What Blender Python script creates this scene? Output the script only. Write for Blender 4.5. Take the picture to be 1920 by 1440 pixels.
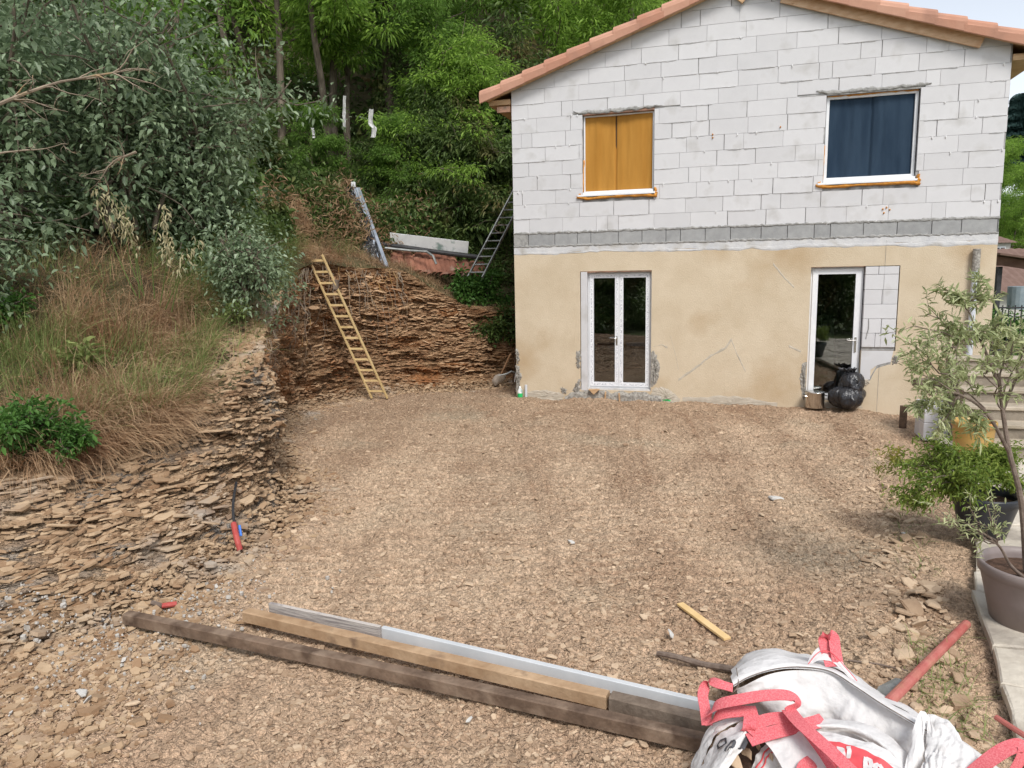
import bpy, math, random
import numpy as np
from mathutils import Matrix
for o in list(bpy.data.objects): bpy.data.objects.remove(o)
SC=bpy.context.scene; COL=SC.collection
# ---------------------------------------------------------------- camera, world, sun, exposure
CAMH=2.41; FPX=1367.46; PIT=math.radians(8.7734); ROL=math.radians(1.1264)
_c,_s=math.cos(PIT),math.sin(PIT)
_A=np.array([[1,0,0],[0,_s,_c],[0,-_c,_s]]); _cr,_sr=math.cos(ROL),math.sin(ROL)
RM=np.array([[_cr,-_sr,0],[_sr,_cr,0],[0,0,1]])@_A
cam=bpy.data.cameras.new('camera'); co=bpy.data.objects.new('camera',cam); COL.objects.link(co)
m4=np.eye(4); m4[:3,:3]=RM.T; m4[2,3]=CAMH
co.matrix_world=Matrix(m4.tolist()); cam.sensor_width=36; cam.lens=FPX/1920*36; cam.clip_end=2000; cam.clip_start=.05
SC.camera=co
SUN_EL=math.radians(50); SUN_AZ=math.radians(166)   # azimuth measured clockwise from +Y
w=bpy.data.worlds.new('World'); SC.world=w; w.use_nodes=True; nt=w.node_tree; nt.nodes.clear()
sky=nt.nodes.new('ShaderNodeTexSky'); sky.sky_type='NISHITA'; sky.sun_disc=False; sky.sun_elevation=SUN_EL; sky.sun_rotation=SUN_AZ
sky.air_density=1.0; sky.dust_density=1.0; sky.ozone_density=1.0
hs=nt.nodes.new('ShaderNodeHueSaturation'); hs.inputs['Saturation'].default_value=.35; hs.inputs['Value'].default_value=1.0
bg=nt.nodes.new('ShaderNodeBackground'); bg.inputs['Strength'].default_value=.15
wo=nt.nodes.new('ShaderNodeOutputWorld')
nt.links.new(sky.outputs[0],hs.inputs['Color']); nt.links.new(hs.outputs[0],bg.inputs['Color']); nt.links.new(bg.outputs[0],wo.inputs[0])
sl=bpy.data.lights.new('sun','SUN'); sl.energy=2.1; sl.angle=math.radians(18); sl.color=(1,.97,.92)
so=bpy.data.objects.new('sun',sl); COL.objects.link(so)
_d=np.array([math.sin(SUN_AZ)*math.cos(SUN_EL),math.cos(SUN_AZ)*math.cos(SUN_EL),math.sin(SUN_EL)])
from mathutils import Vector
so.rotation_euler=Vector(_d.tolist()).to_track_quat('Z','Y').to_euler()
SC.view_settings.view_transform='Standard'; SC.view_settings.look='None'; SC.view_settings.gamma=1; SC.view_settings.exposure=0.5
SC.view_settings.use_curve_mapping=False
SC.render.engine='CYCLES'; SC.cycles.max_bounces=6; SC.cycles.transparent_max_bounces=8

# ---------------------------------------------------------------- geometry helpers
O3=np.array([0,0,CAMH])
def ray(px,py): return RM.T@np.array([(px-960)/FPX,-(py-720)/FPX,-1.])
def G(px,py,z=0.): d=ray(px,py); return O3+d*((z-CAMH)/d[2])      # a surveyed point at height z
def Yp(px,py,y): d=ray(px,py); return O3+d*(y/d[1])                 # a surveyed point at depth y
HD=math.radians(-16.647); FA=np.array([.0885,13.9107,0.])
HU=np.array([math.cos(HD),math.sin(HD),0]); HN=np.array([-math.sin(HD),math.cos(HD),0])
HM=np.eye(4); HM[:3,0]=HU; HM[:3,1]=HN; HM[:3,3]=FA
def hw(u,n,z): return FA+HU*u+HN*n+np.array([0,0,z])
def hface(px,py,off=0.):
    d=ray(px,py); A=FA-HN*off; t=((A-O3)@HN)/(d@HN); p=O3+d*t; return (p-FA)@HU,p[2]
rng=np.random.default_rng(7)
def _h(ix,iy,iz,seed):
    h=(ix.astype(np.int64)*374761393+iy.astype(np.int64)*668265263+iz.astype(np.int64)*2147483647+seed*1274126177)&0xffffffff
    h=((h^(h>>13))*1274126177)&0xffffffff; h=((h^(h>>16))*2246822519)&0xffffffff
    return ((h^(h>>15))&0xffffff)/float(0xffffff)
def vn(x,y,z=0.,seed=0):
    x,y,z=np.broadcast_arrays(np.asarray(x,float),np.asarray(y,float),np.asarray(z,float))
    xi,yi,zi=np.floor(x),np.floor(y),np.floor(z); fx,fy,fz=x-xi,y-yi,z-zi
    fx=fx*fx*(3-2*fx);fy=fy*fy*(3-2*fy);fz=fz*fz*(3-2*fz)
    r=0
    for a in (0,1):
        for b in (0,1):
            for c in (0,1):
                r=r+_h(xi+a,yi+b,zi+c,seed)*(fx if a else 1-fx)*(fy if b else 1-fy)*(fz if c else 1-fz)
    return r*2-1
def fbm(x,y,z=0.,seed=0,o=4,g=.5):
    r=0;a=1.;f=1.
    for k in range(o): r=r+a*vn(x*f,y*f,z*f,seed+k*17); a*=g; f*=2.03
    return r
WM={}
def inv_of(p): return np.linalg.inv(WM[p.name]) if p is not None else np.eye(4)
def tag(o,label=None,cat=None,group=None,kind=None):
    if label:o['label']=label
    if cat:o['category']=cat
    if group:o['group']=group
    if kind:o['kind']=kind
    return o
def thing(name,label,cat,loc=(0,0,0),rz=0.,group=None,kind=None):
    o=bpy.data.objects.new(name,None); COL.objects.link(o); o.location=loc; o.rotation_euler=(0,0,rz); o.empty_display_size=.1
    m=np.eye(4); c,s=math.cos(rz),math.sin(rz); m[:2,:2]=[[c,-s],[s,c]]; m[:3,3]=loc; WM[o.name]=m
    return tag(o,label,cat,group,kind)
def raw_mesh(name,verts,faces,mat,parent=None,smooth=False,rnd=None,origin=None):
    """verts (n,3) world; faces list of int arrays (m,k)"""
    verts=np.asarray(verts,float)
    if parent is not None:
        iv=inv_of(parent); verts=verts@iv[:3,:3].T+iv[:3,3]; loc=None
    else:
        mn,mx=verts.min(0),verts.max(0); loc=np.array([(mn[0]+mx[0])/2,(mn[1]+mx[1])/2,mn[2]]) if origin is None else np.asarray(origin,float)
        verts=verts-loc
    me=bpy.data.meshes.new(name)
    faces=[np.asarray(f) for f in faces if len(f)]
    lens=np.concatenate([np.full(len(f),f.shape[1]) for f in faces]); li=np.concatenate([f.ravel() for f in faces])
    st=np.concatenate([[0],np.cumsum(lens)[:-1]])
    me.vertices.add(len(verts)); me.vertices.foreach_set('co',verts.ravel().astype(np.float32))
    me.loops.add(len(li)); me.loops.foreach_set('vertex_index',li.astype(np.int32))
    me.polygons.add(len(lens)); me.polygons.foreach_set('loop_start',st.astype(np.int32)); me.polygons.foreach_set('loop_total',lens.astype(np.int32))
    me.polygons.foreach_set('use_smooth',np.full(len(lens),bool(smooth)))
    if rnd is not None:
        a=me.attributes.new('rnd','FLOAT','POINT'); a.data.foreach_set('value',np.asarray(rnd,np.float32))
    me.update(calc_edges=True); me.materials.append(mat)
    o=bpy.data.objects.new(name,me); COL.objects.link(o)
    if parent is not None: o.parent=parent; WM[o.name]=WM[parent.name]
    else: o.location=loc; m=np.eye(4); m[:3,3]=loc; WM[o.name]=m
    return o
class MB:
    def __init__(s,xf=None): s.v=[];s.f={};s.n=0;s.xf=xf;s.r=[]
    def add(s,v,fs,r=0.):
        v=np.asarray(v,float)
        if s.xf is not None: v=v@s.xf[:3,:3].T+s.xf[:3,3]
        for f in fs: s.f.setdefault(len(f),[]).append([i+s.n for i in f])
        s.v.append(v); s.n+=len(v); s.r.append(np.full(len(v),r)); return s
    def box(s,a,b,rot=None,c=None,r=0.,bev=0.):
        """corner a to corner b (optionally rotated by 3x3 about c)"""
        a=np.array(a,float);b=np.array(b,float)
        if bev<=0:
            v=np.array([[x,y,z] for z in (a[2],b[2]) for y in (a[1],b[1]) for x in (a[0],b[0])])
            fs=[(0,2,3,1),(4,5,7,6),(0,1,5,4),(2,6,7,3),(0,4,6,2),(1,3,7,5)]
        else:
            g=bev; cx=[]; 
            P={}
            v=[]
            for ix in (0,1):
                for iy in (0,1):
                    for iz in (0,1):
                        q=np.array([(a,b)[ix][0],(a,b)[iy][1],(a,b)[iz][2]]); sg=np.array([1-2*ix,1-2*iy,1-2*iz])
                        for ax in range(3):
                            p=q+sg*g; p[ax]=q[ax]; P[(ix,iy,iz,ax)]=len(v); v.append(p)
            v=np.array(v); fs=[]
            for sgn in (0,1):
                loop=[(0,0),(0,1),(1,1),(1,0)]
                fs.append([P[(sgn,i,j,0)] for i,j in (loop if sgn==0 else loop[::-1])][::-1][::-1])
                fs.append([P[(i,sgn,j,1)] for i,j in (loop[::-1] if sgn==0 else loop)])
                fs.append([P[(i,j,sgn,2)] for i,j in (loop if sgn==0 else loop[::-1])])
            for i in (0,1):
                for j in (0,1):
                    fs.append([P[(i,j,0,0)],P[(i,j,1,0)],P[(i,j,1,1)],P[(i,j,0,1)]])
                    fs.append([P[(i,0,j,0)],P[(i,1,j,0)],P[(i,1,j,2)],P[(i,0,j,2)]])
                    fs.append([P[(0,i,j,1)],P[(1,i,j,1)],P[(1,i,j,2)],P[(0,i,j,2)]])
            for i in (0,1):
                for j in (0,1):
                    for k in (0,1): fs.append([P[(i,j,k,0)],P[(i,j,k,1)],P[(i,j,k,2)]])
        if rot is not None:
            c=(a+b)/2 if c is None else np.array(c,float); v=(v-c)@np.asarray(rot).T+c
        return s.add(v,fs,r)
    def beam(s,p,q,w,h,up=(0,0,1),bev=0.,r=0.):
        """bar from p to q with width w (sideways) and height h (along up)"""
        p=np.array(p,float);q=np.array(q,float);d=q-p;L=np.linalg.norm(d);d/=L
        up=np.array(up,float);sd=np.cross(d,up);sd/=np.linalg.norm(sd);u2=np.cross(sd,d)
        m=MB(); m.box((0,-w/2,-h/2),(L,w/2,h/2),bev=bev)
        R=np.stack([d,-sd,u2],1); v=m.v[0]@R.T+p
        return s.add(v,[f for k in m.f.values() for f in k],r)
    def tube(s,pts,rad,n=8,cap=True,r=0.):
        pts=np.asarray(pts,float); rad=np.broadcast_to(np.asarray(rad,float),(len(pts),))
        T=np.gradient(pts,axis=0); T/=np.linalg.norm(T,axis=1)[:,None]+1e-9
        ref=np.array([0,0,1.]) if abs(T[0][2])<.9 else np.array([1.,0,0])
        N=np.cross(T[0],ref);N/=np.linalg.norm(N); V=[]
        for i in range(len(pts)):
            N=N-T[i]*(N@T[i]);N/=np.linalg.norm(N);B=np.cross(T[i],N)
            a=np.arange(n)/n*2*math.pi
            V.append(pts[i]+rad[i]*(np.cos(a)[:,None]*N+np.sin(a)[:,None]*B))
        F=[(i*n+j,i*n+(j+1)%n,(i+1)*n+(j+1)%n,(i+1)*n+j) for i in range(len(pts)-1) for j in range(n)]
        if cap: F+= [tuple(range(n))[::-1],tuple((len(pts)-1)*n+j for j in range(n))]
        return s.add(np.concatenate(V),F,r)
    def lathe(s,prof,c,n=24,r=0.):
        """prof [(radius,z)...] about vertical axis through c"""
        V=[];k=len(prof)
        for j in range(n):
            a=j/n*2*math.pi
            for (rr,z) in prof: V.append([c[0]+rr*math.cos(a),c[1]+rr*math.sin(a),c[2]+z])
        F=[(j*k+i,((j+1)%n)*k+i,((j+1)%n)*k+i+1,j*k+i+1) for j in range(n) for i in range(k-1)]
        return s.add(V,F,r)
    def prism(s,poly,a,b,axis=1,r=0.):
        """poly 2D extruded from a to b along axis (other two coords = poly)"""
        n=len(poly);V=[]
        for t in (a,b):
            for p in poly:
                q=[p[0],p[1]];q.insert(axis,t);V.append(q)
        F=[tuple(range(n)),tuple(range(n,2*n))[::-1]]+[(i,i+n,(i+1)%n+n,(i+1)%n) for i in range(n)]
        return s.add(V,F,r)
    def build(s,name,mat,parent=None,smooth=False,rnd=False,**k):
        v=np.concatenate(s.v)
        return raw_mesh(name,v,[np.array(f) for f in s.f.values()],mat,parent,smooth,np.concatenate(s.r) if rnd else None,**k)
def fixn(o):
    import bmesh
    bm=bmesh.new();bm.from_mesh(o.data);bmesh.ops.recalc_face_normals(bm,faces=bm.faces);bm.to_mesh(o.data);bm.free();return o
def catmull(C,n):
    """C (k,...) control points -> n samples, centripetal-free uniform Catmull-Rom"""
    C=np.asarray(C,float);k=len(C);t=np.linspace(0,k-1,n);i=np.clip(np.floor(t).astype(int),0,k-2);f=(t-i)
    P=np.concatenate([[2*C[0]-C[1]],C,[2*C[-1]-C[-2]]])
    f=f.reshape((-1,)+(1,)*(C.ndim-1))
    p0,p1,p2,p3=P[i],P[i+1],P[i+2],P[i+3]
    return .5*((2*p1)+(-p0+p2)*f+(2*p0-5*p1+4*p2-p3)*f**2+(-p0+3*p1-3*p2+p3)*f**3)
def grid_faces(a,b,flip=False):
    i,j=np.meshgrid(np.arange(a-1),np.arange(b-1),indexing='ij'); q=(i*b+j).ravel()
    f=np.stack([q,q+1,q+b+1,q+b],1); return f[:,::-1] if flip else f
# ---------------------------------------------------------------- materials
def lin(c): return tuple(((x/255)/12.92 if x/255<=.04045 else ((x/255+.055)/1.055)**2.4) for x in c)
def pmat(name,c1,c2=None,scale=4.,rough=.8,bump=0.,bscale=40.,detail=6.,stretch=(1,1,1),attr=0.,spec=.3,metal=0.,c3=None,s3=1.,f3=(.55,.7),translucent=0.,bdist=.01,coat=0.,lo=.35,hi=.65):
    m=bpy.data.materials.new(name); m.use_nodes=True; N=m.node_tree.nodes; L=m.node_tree.links
    p=N['Principled BSDF']; p.inputs['Roughness'].default_value=rough; p.inputs['Specular IOR Level'].default_value=spec; p.inputs['Metallic'].default_value=metal
    if coat: p.inputs['Coat Weight'].default_value=coat
    tc=N.new('ShaderNodeTexCoord'); mp=N.new('ShaderNodeMapping'); mp.inputs['Scale'].default_value=stretch
    geo=N.new('ShaderNodeNewGeometry'); L.new(geo.outputs['Position'],mp.inputs['Vector'])
    c2=c2 or c1
    n1=N.new('ShaderNodeTexNoise'); n1.inputs['Scale'].default_value=scale; n1.inputs['Detail'].default_value=detail; n1.inputs['Roughness'].default_value=.65
    L.new(mp.outputs[0],n1.inputs['Vector'])
    r=N.new('ShaderNodeMapRange'); r.inputs['From Min'].default_value=lo; r.inputs['From Max'].default_value=hi; L.new(n1.outputs[0],r.inputs['Value'])
    fac=r.outputs[0]
    if attr>0:
        at=N.new('ShaderNodeAttribute'); at.attribute_name='rnd'
        mx=N.new('ShaderNodeMix'); mx.data_type='FLOAT'; mx.inputs[0].default_value=attr; L.new(fac,mx.inputs[2]); L.new(at.outputs['Fac'],mx.inputs[3]); fac=mx.outputs[0]
    mc=N.new('ShaderNodeMix'); mc.data_type='RGBA'; L.new(fac,mc.inputs[0]); mc.inputs[6].default_value=(*c1,1); mc.inputs[7].default_value=(*c2,1)
    colr=mc.outputs[2]
    if c3 is not None:
        n3=N.new('ShaderNodeTexNoise'); n3.inputs['Scale'].default_value=s3; n3.inputs['Detail'].default_value=5; L.new(mp.outputs[0],n3.inputs['Vector'])
        r3=N.new('ShaderNodeMapRange'); r3.inputs['From Min'].default_value=f3[0]; r3.inputs['From Max'].default_value=f3[1]; L.new(n3.outputs[0],r3.inputs['Value'])
        m3=N.new('ShaderNodeMix'); m3.data_type='RGBA'; L.new(r3.outputs[0],m3.inputs[0]); L.new(colr,m3.inputs[6]); m3.inputs[7].default_value=(*c3,1); colr=m3.outputs[2]
    L.new(colr,p.inputs['Base Color'])
    if bump>0:
        nb=N.new('ShaderNodeTexNoise'); nb.inputs['Scale'].default_value=bscale; nb.inputs['Detail'].default_value=5; L.new(mp.outputs[0],nb.inputs['Vector'])
        b=N.new('ShaderNodeBump'); b.inputs['Strength'].default_value=bump; b.inputs['Distance'].default_value=bdist; L.new(nb.outputs[0],b.inputs['Height']); L.new(b.outputs[0],p.inputs['Normal'])
    if translucent>0:
        tr=N.new('ShaderNodeBsdfTranslucent'); L.new(colr,tr.inputs['Color']); ms=N.new('ShaderNodeMixShader'); ms.inputs[0].default_value=translucent
        L.new(p.outputs[0],ms.inputs[1]); L.new(tr.outputs[0],ms.inputs[2]); L.new(ms.outputs[0],N['Material Output'].inputs['Surface'])
    m['_col']=0
    return m
# ================================================================ MATERIALS of the land
M_ground=pmat('excavated_soil',(.375,.24,.155),(.64,.475,.33),attr=.68,scale=1.3,detail=9,rough=.95,bump=.9,bscale=55,bdist=.012,spec=.1,c3=(.52,.43,.31),s3=.55,f3=(.54,.8))
def chip_shader(m,sc,c_lo,c_hi,dist=.02,st=(1,1,1)):
    # small broken flakes: random cells give each flake its own height, tilt and tint
    N=m.node_tree.nodes;L=m.node_tree.links;p=N['Principled BSDF']
    base=p.inputs['Base Color'].links[0].from_socket
    geo=N.new('ShaderNodeNewGeometry');mp=N.new('ShaderNodeMapping');mp.inputs['Scale'].default_value=st;L.new(geo.outputs['Position'],mp.inputs['Vector'])
    nz=N.new('ShaderNodeTexNoise');nz.inputs['Scale'].default_value=sc*.6;nz.inputs['Detail'].default_value=3;L.new(mp.outputs[0],nz.inputs['Vector'])
    mv=N.new('ShaderNodeVectorMath');mv.operation='MULTIPLY_ADD';mv.inputs[1].default_value=(.9/sc,)*3;L.new(nz.outputs['Color'],mv.inputs[0]);L.new(mp.outputs[0],mv.inputs[2])
    hs=[];cs=[]
    for k in (1.,2.6):
        v=N.new('ShaderNodeTexVoronoi');v.inputs['Scale'].default_value=sc*k;L.new(mv.outputs[0],v.inputs['Vector'])
        sp=N.new('ShaderNodeSeparateColor');L.new(v.outputs['Color'],sp.inputs[0]);a=N.new('ShaderNodeMath');a.operation='MULTIPLY_ADD';L.new(v.outputs['Distance'],a.inputs[0]);a.inputs[1].default_value=-.7;L.new(sp.outputs[0],a.inputs[2]);hs.append((a.outputs[0],k));cs.append(sp.outputs[1])
    add=N.new('ShaderNodeMath');add.operation='MULTIPLY_ADD';L.new(hs[1][0],add.inputs[0]);add.inputs[1].default_value=.45;L.new(hs[0][0],add.inputs[2])
    b=N.new('ShaderNodeBump');b.inputs['Strength'].default_value=1;b.inputs['Distance'].default_value=dist;L.new(add.outputs[0],b.inputs['Height'])
    old=p.inputs['Normal'].links
    if old: L.new(old[0].from_socket,b.inputs['Normal'])
    L.new(b.outputs[0],p.inputs['Normal'])
    av=N.new('ShaderNodeMath');av.operation='ADD';L.new(cs[0],av.inputs[0]);L.new(cs[1],av.inputs[1])
    r=N.new('ShaderNodeMapRange');r.inputs['From Max'].default_value=2;r.inputs['To Min'].default_value=c_lo;r.inputs['To Max'].default_value=c_hi;L.new(av.outputs[0],r.inputs['Value'])
    h=N.new('ShaderNodeHueSaturation');L.new(base,h.inputs['Color']);L.new(r.outputs[0],h.inputs['Value']);L.new(h.outputs[0],p.inputs['Base Color'])
M_chip=pmat('shale_chip',(.25,.16,.10),(.63,.48,.335),scale=6,attr=.75,rough=.9,bump=.4,bscale=60,spec=.15)
M_rock=pmat('shale_rock',(.25,.145,.08),(.48,.335,.21),scale=2.2,detail=9,stretch=(1,1,3.5),rough=.92,bump=.9,bscale=26,bdist=.03,spec=.12,c3=(.34,.31,.27),s3=.9,f3=(.5,.64))
M_rockred=pmat('rusty_shale_rock',(.26,.135,.068),(.52,.335,.19),scale=2.5,detail=9,stretch=(1,1,3),rough=.92,bump=.9,bscale=24,bdist=.03,spec=.12,c3=(.42,.19,.08),s3=.8,f3=(.5,.64))
M_slab=pmat('shale_slab',(.25,.145,.08),(.54,.40,.26),scale=3,attr=.7,rough=.88,bump=.5,bscale=30,spec=.15,c3=(.40,.36,.31),s3=1.1,f3=(.54,.7))
M_slabred=pmat('rusty_shale_slab',(.26,.14,.075),(.56,.38,.23),scale=3,attr=.7,rough=.9,bump=.5,bscale=30,spec=.12,c3=(.30,.13,.055),s3=.9,f3=(.5,.66))
chip_shader(M_ground,33,.6,1.42,.032)
chip_shader(M_rock,20,.6,1.3,.045,(1,1,3.2)); chip_shader(M_rockred,16,.6,1.35,.05,(1,1,3))
M_hill=pmat('leaf_litter_soil',(.045,.032,.018),(.11,.09,.045),scale=2,rough=.95,bump=.7,bscale=18,bdist=.03,c3=(.085,.08,.035),s3=.7,f3=(.45,.6))
M_palechip=pmat('pale_grey_chip',(.36,.33,.29),(.56,.53,.49),scale=9,rough=.9,bump=.4)
M_whitestone=pmat('pale_stone',(.45,.43,.40),(.64,.62,.58),scale=12,rough=.8,bump=.3)

# ================================================================ ground heights
def track_mask(x,y):
    """crawler-track lug marks running away from the viewer"""
    m=0
    for (x0,sl,wd,cv) in ((-1.7,.02,.34,.010),(-.9,-.02,.34,.004),(-.15,.0,.36,-.012),(.75,.03,.36,-.006),(1.75,.10,.38,.004),(2.7,.16,.36,.0),(3.5,.20,.36,.004),(-2.6,-.05,.3,.008),(4.4,.24,.34,.002)):
        xc=x0+sl*(y-6)+cv*(y-6)**2
        m=np.maximum(m,np.clip(1.25-np.abs(x-xc)/wd,0,1)**.6)
    return m
def hground(x,y,fine=True):
    h=.045*fbm(x*.45,y*.45,seed=3,o=3)+.018*fbm(x*2.1,y*2.1,seed=5,o=3)
    tm=track_mask(x,y)*np.clip((y-4.2)/1.5,0,1)*np.clip((12.8-y)/1.5,0,1)*np.clip(.45+1.4*fbm(x*.5,y*.35,seed=9,o=2),0,1)
    ph=y*2*math.pi/.165+1.4*vn(x*1.5,y*.8,seed=11)
    h=h-.04*tm+.03*tm*np.clip(np.sin(ph),-.6,1)
    # bigger clods toward the house foot and the terrace edge, gentle fall at the right
    h=h+.05*np.exp(-((y-(13.9-.3*x))/.5)**2)*(.4+.6*vn(x*3,y*3,seed=8)) 
    xr=2.43+(y-3.34)*.435
    h=h-.05*np.clip(x/6,0,1)*np.clip((y-6)/5,0,1)
    h=h+.03*np.exp(-((x-xr+.35)/.35)**2)*(.5+vn(x*5,y*5,seed=2))
    if fine:
        cl=fbm(x*9,y*11,seed=21,o=3,g=.6); h=h+.018*cl*(1-.4*tm)+.007*fbm(x*24,y*28,seed=22,o=2)
        # flaky steps
        q=fbm(x*5,y*7,seed=33,o=2)*3; h=h+.014*(q-np.floor(q)-.5)
    return h
# one sheet fine where one stands, to the bank foot, the house and the terrace
ys=[1.2]; 
while ys[-1]<18.5: ys.append(ys[-1]+max(.016,.0042*ys[-1]))
ys=np.array(ys); xs=np.linspace(-6.0,7.8,640)
X,Yg=np.meshgrid(xs,ys,indexing='ij'); Z=hground(X,Yg)
dx=.006*_h((X*997).astype(int),(Yg*991).astype(int),X.astype(int),4)
V=np.stack([X+dx,Yg,Z],-1); 
edge=np.minimum.reduce([X-xs[0],xs[-1]-X,Yg-ys[0],ys[-1]-Yg]); V[...,2]=np.where(edge<.02,-.5,V[...,2])
_tm=track_mask(X,Yg)*np.clip((Yg-4.2)/1.5,0,1)*np.clip((12.8-Yg)/1.5,0,1); GR_=np.clip(.42+.22*fbm(X*1.4,Yg*1.1,seed=41,o=4)+_tm*(.26+.42*np.sin(Yg*2*math.pi/.165+1.4*vn(X*1.5,Yg*.8,seed=11))*np.clip(.5+1.2*fbm(X*.8,Yg*.6,seed=43,o=2),0,1))-.55*np.clip(.35+1.5*fbm(X*1.1,Yg*.5,seed=47,o=2),0,1)*np.exp(-((_tm-.25)/.13)**2)*(_tm>.02),0,1)   # shading of lug ridges and track grooves painted in, with paler packed dust
ground=raw_mesh('excavated_ground',V.reshape(-1,3),[grid_faces(len(xs),len(ys),True)],M_ground,smooth=False,rnd=GR_.ravel())
tag(ground,kind='structure')
# far sheet to the horizon
ang=np.linspace(0,2*math.pi,49)[:-1]
rr=np.array([0,12,30,80,200,600,1200.])
V=np.array([[r*math.sin(a),r*math.cos(a),-.42-(.004*max(r-14,0))] for r in rr for a in ang])
F=[(i*48+j,i*48+(j+1)%48,(i+1)*48+(j+1)%48,(i+1)*48+j) for i in range(6) for j in range(48)]
M_field=pmat('valley_grass',(.06,.09,.03),(.12,.14,.05),scale=.5,rough=.95,bump=.5,bscale=6)
tag(raw_mesh('ground',V,[np.array(F)],M_field),kind='structure')

# ================================================================ flakes of shale
def flakes(name,pos,L,W,T,yaw,tilt,mat,K=5,parent=None,rnd=None,nrm=None,seed=1,kind='stuff'):
    n=len(pos);r=np.random.default_rng(seed)
    a=(np.arange(K)/K*2*math.pi)[None]+r.uniform(-.35,.35,(n,K))
    rad=r.uniform(.65,1.1,(n,K)); x=np.cos(a)*rad*L[:,None]/2; y=np.sin(a)*rad*W[:,None]/2
    top=np.stack([x*.92,y*.92,np.broadcast_to(T[:,None]/2,x.shape)+r.uniform(-.15,.15,x.shape)*T[:,None]],-1); bot=np.stack([x,y,np.broadcast_to(-T[:,None]/2,x.shape)],-1)
    v=np.concatenate([top,bot],1)                       # n,2K,3
    cy,sy=np.cos(yaw),np.sin(yaw); ta=r.uniform(0,2*math.pi,n)
    ax=np.stack([np.cos(ta),np.sin(ta),0*ta],1); c,s=np.cos(tilt),np.sin(tilt)
    Rz=np.zeros((n,3,3));Rz[:,0,0]=cy;Rz[:,0,1]=-sy;Rz[:,1,0]=sy;Rz[:,1,1]=cy;Rz[:,2,2]=1
    Kx=np.zeros((n,3,3));Kx[:,0,1]=-ax[:,2];Kx[:,0,2]=ax[:,1];Kx[:,1,0]=ax[:,2];Kx[:,1,2]=-ax[:,0];Kx[:,2,0]=-ax[:,1];Kx[:,2,1]=ax[:,0]
    Rt=np.eye(3)[None]+s[:,None,None]*Kx+(1-c)[:,None,None]*(Kx@Kx)
    v=np.einsum('nij,nkj->nki',Rt@Rz,v)+pos[:,None]
    base=(np.arange(n)*2*K)[:,None]
    ft=base+np.arange(K)[None]
    k=np.arange(K); fs=np.stack([k,k+K,(k+1)%K+K,(k+1)%K],1)
    fs=(base[:,:,None]+fs[None]).reshape(-1,4)
    rn=np.repeat(r.uniform(0,1,n) if rnd is None else rnd,2*K)
    if name is None: return v
    o=raw_mesh(name,v.reshape(-1,3),[ft,fs],mat,parent,rnd=rn)
    if kind: o['kind']=kind
    return o
def edge_x(y): return 2.43+(y-3.34)*.435-.05
n=64000; r=np.random.default_rng(11)
# density falls with distance as 1/y^1.3
u=r.uniform(0,1,n*2); y=(2.2**-.6+u*(15.8**-.6-2.2**-.6))**(-1/.6)
x=-3.6+r.uniform(0,1,len(y))*(edge_x(y)+3.6-0.0); k=(y<13.9-.299*(x-.09)-.03)&((x>-3.0)|(y<12)); x,y=x[k][:n],y[k][:n]; n=len(x)
dens=fbm(x*1.1,y*1.1,seed=51,o=2); k=r.uniform(-1,1,n)<dens+.45; x,y=x[k],y[k]; n=len(x)
sz=np.exp(r.normal(math.log(.019),.55,n))*(1+.035*y); sz=np.clip(sz,.01,.1)
er=np.clip(1-np.abs(x-edge_x(y)+.25)/.5,0,1); sz*=1+1.0*er*r.uniform(0,1,n)
ps=np.stack([x,y,hground(x,y)+sz*.05],1)
tagc=flakes('shale_chips',ps,sz,sz*r.uniform(.45,.9,n),sz*r.uniform(.09,.22,n),r.normal(0,.8,n),np.abs(r.normal(0,.33,n)),M_chip,K=5,seed=3)
tag(tagc,'scattered small tan shale chips covering the bare excavated yard','rock chips',kind='stuff')
# larger loose stones, each its own object (shared shapes)
def stone_mesh(seed,sx,sy,sz,mat):
    r=np.random.default_rng(seed); K=7
    a=np.arange(K)/K*2*math.pi+r.uniform(-.42,.42,K); rd=r.uniform(.58,1.15,K)
    rows=[(1.,-.5),(1.03,.0),(.9,.38),(.6,.5)]
    mb=MB();V=[]
    for f,z in rows:
        for i in range(K): V.append([math.cos(a[i])*rd[i]*f*sx/2*(1+r.uniform(-.06,.06)),math.sin(a[i])*rd[i]*f*sy/2*(1+r.uniform(-.06,.06)),z*sz*(1+r.uniform(-.2,.2))])
    F=[(i*K+j,i*K+(j+1)%K,(i+1)*K+(j+1)%K,(i+1)*K+j) for i in range(3) for j in range(K)]+[tuple(3*K+j for j in range(K)),tuple(range(K))[::-1]]
    mb.add(V,F,r.uniform(0,1)); return mb
STM=[]
for i in range(10):
    o=stone_mesh(100+i,1,.65,.16,M_slab).build('stone',M_chip,rnd=True); STM.append(o.data); bpy.data.objects.remove(o)
r=np.random.default_rng(5)
def put_stone(p,size,label,cat='stone',group=None,mesh=None,mat=None,name='loose_stone',tilt=.15):
    me=STM[r.integers(0,10)] if mesh is None else mesh
    if mat: me=me.copy(); me.materials.clear(); me.materials.append(mat)
    o=bpy.data.objects.new(name,me); COL.objects.link(o); o.location=p; o.scale=(size,size,size*.85)
    o.rotation_euler=(r.normal(0,tilt),r.normal(0,tilt),r.uniform(0,6.28)); tag(o,label,cat,group)
    return o
def g_at(px,py,dz=0.):
    p=G(px,py,0); 
    for _ in range(3): p=G(px,py,float(hground(np.array([p[0]]),np.array([p[1]]))[0])+dz)
    return p
YARD=[]
LB='flat tan shale stone lying loose among the chips on the bare yard'
GR='loose flat stones scattered on the yard'
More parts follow.
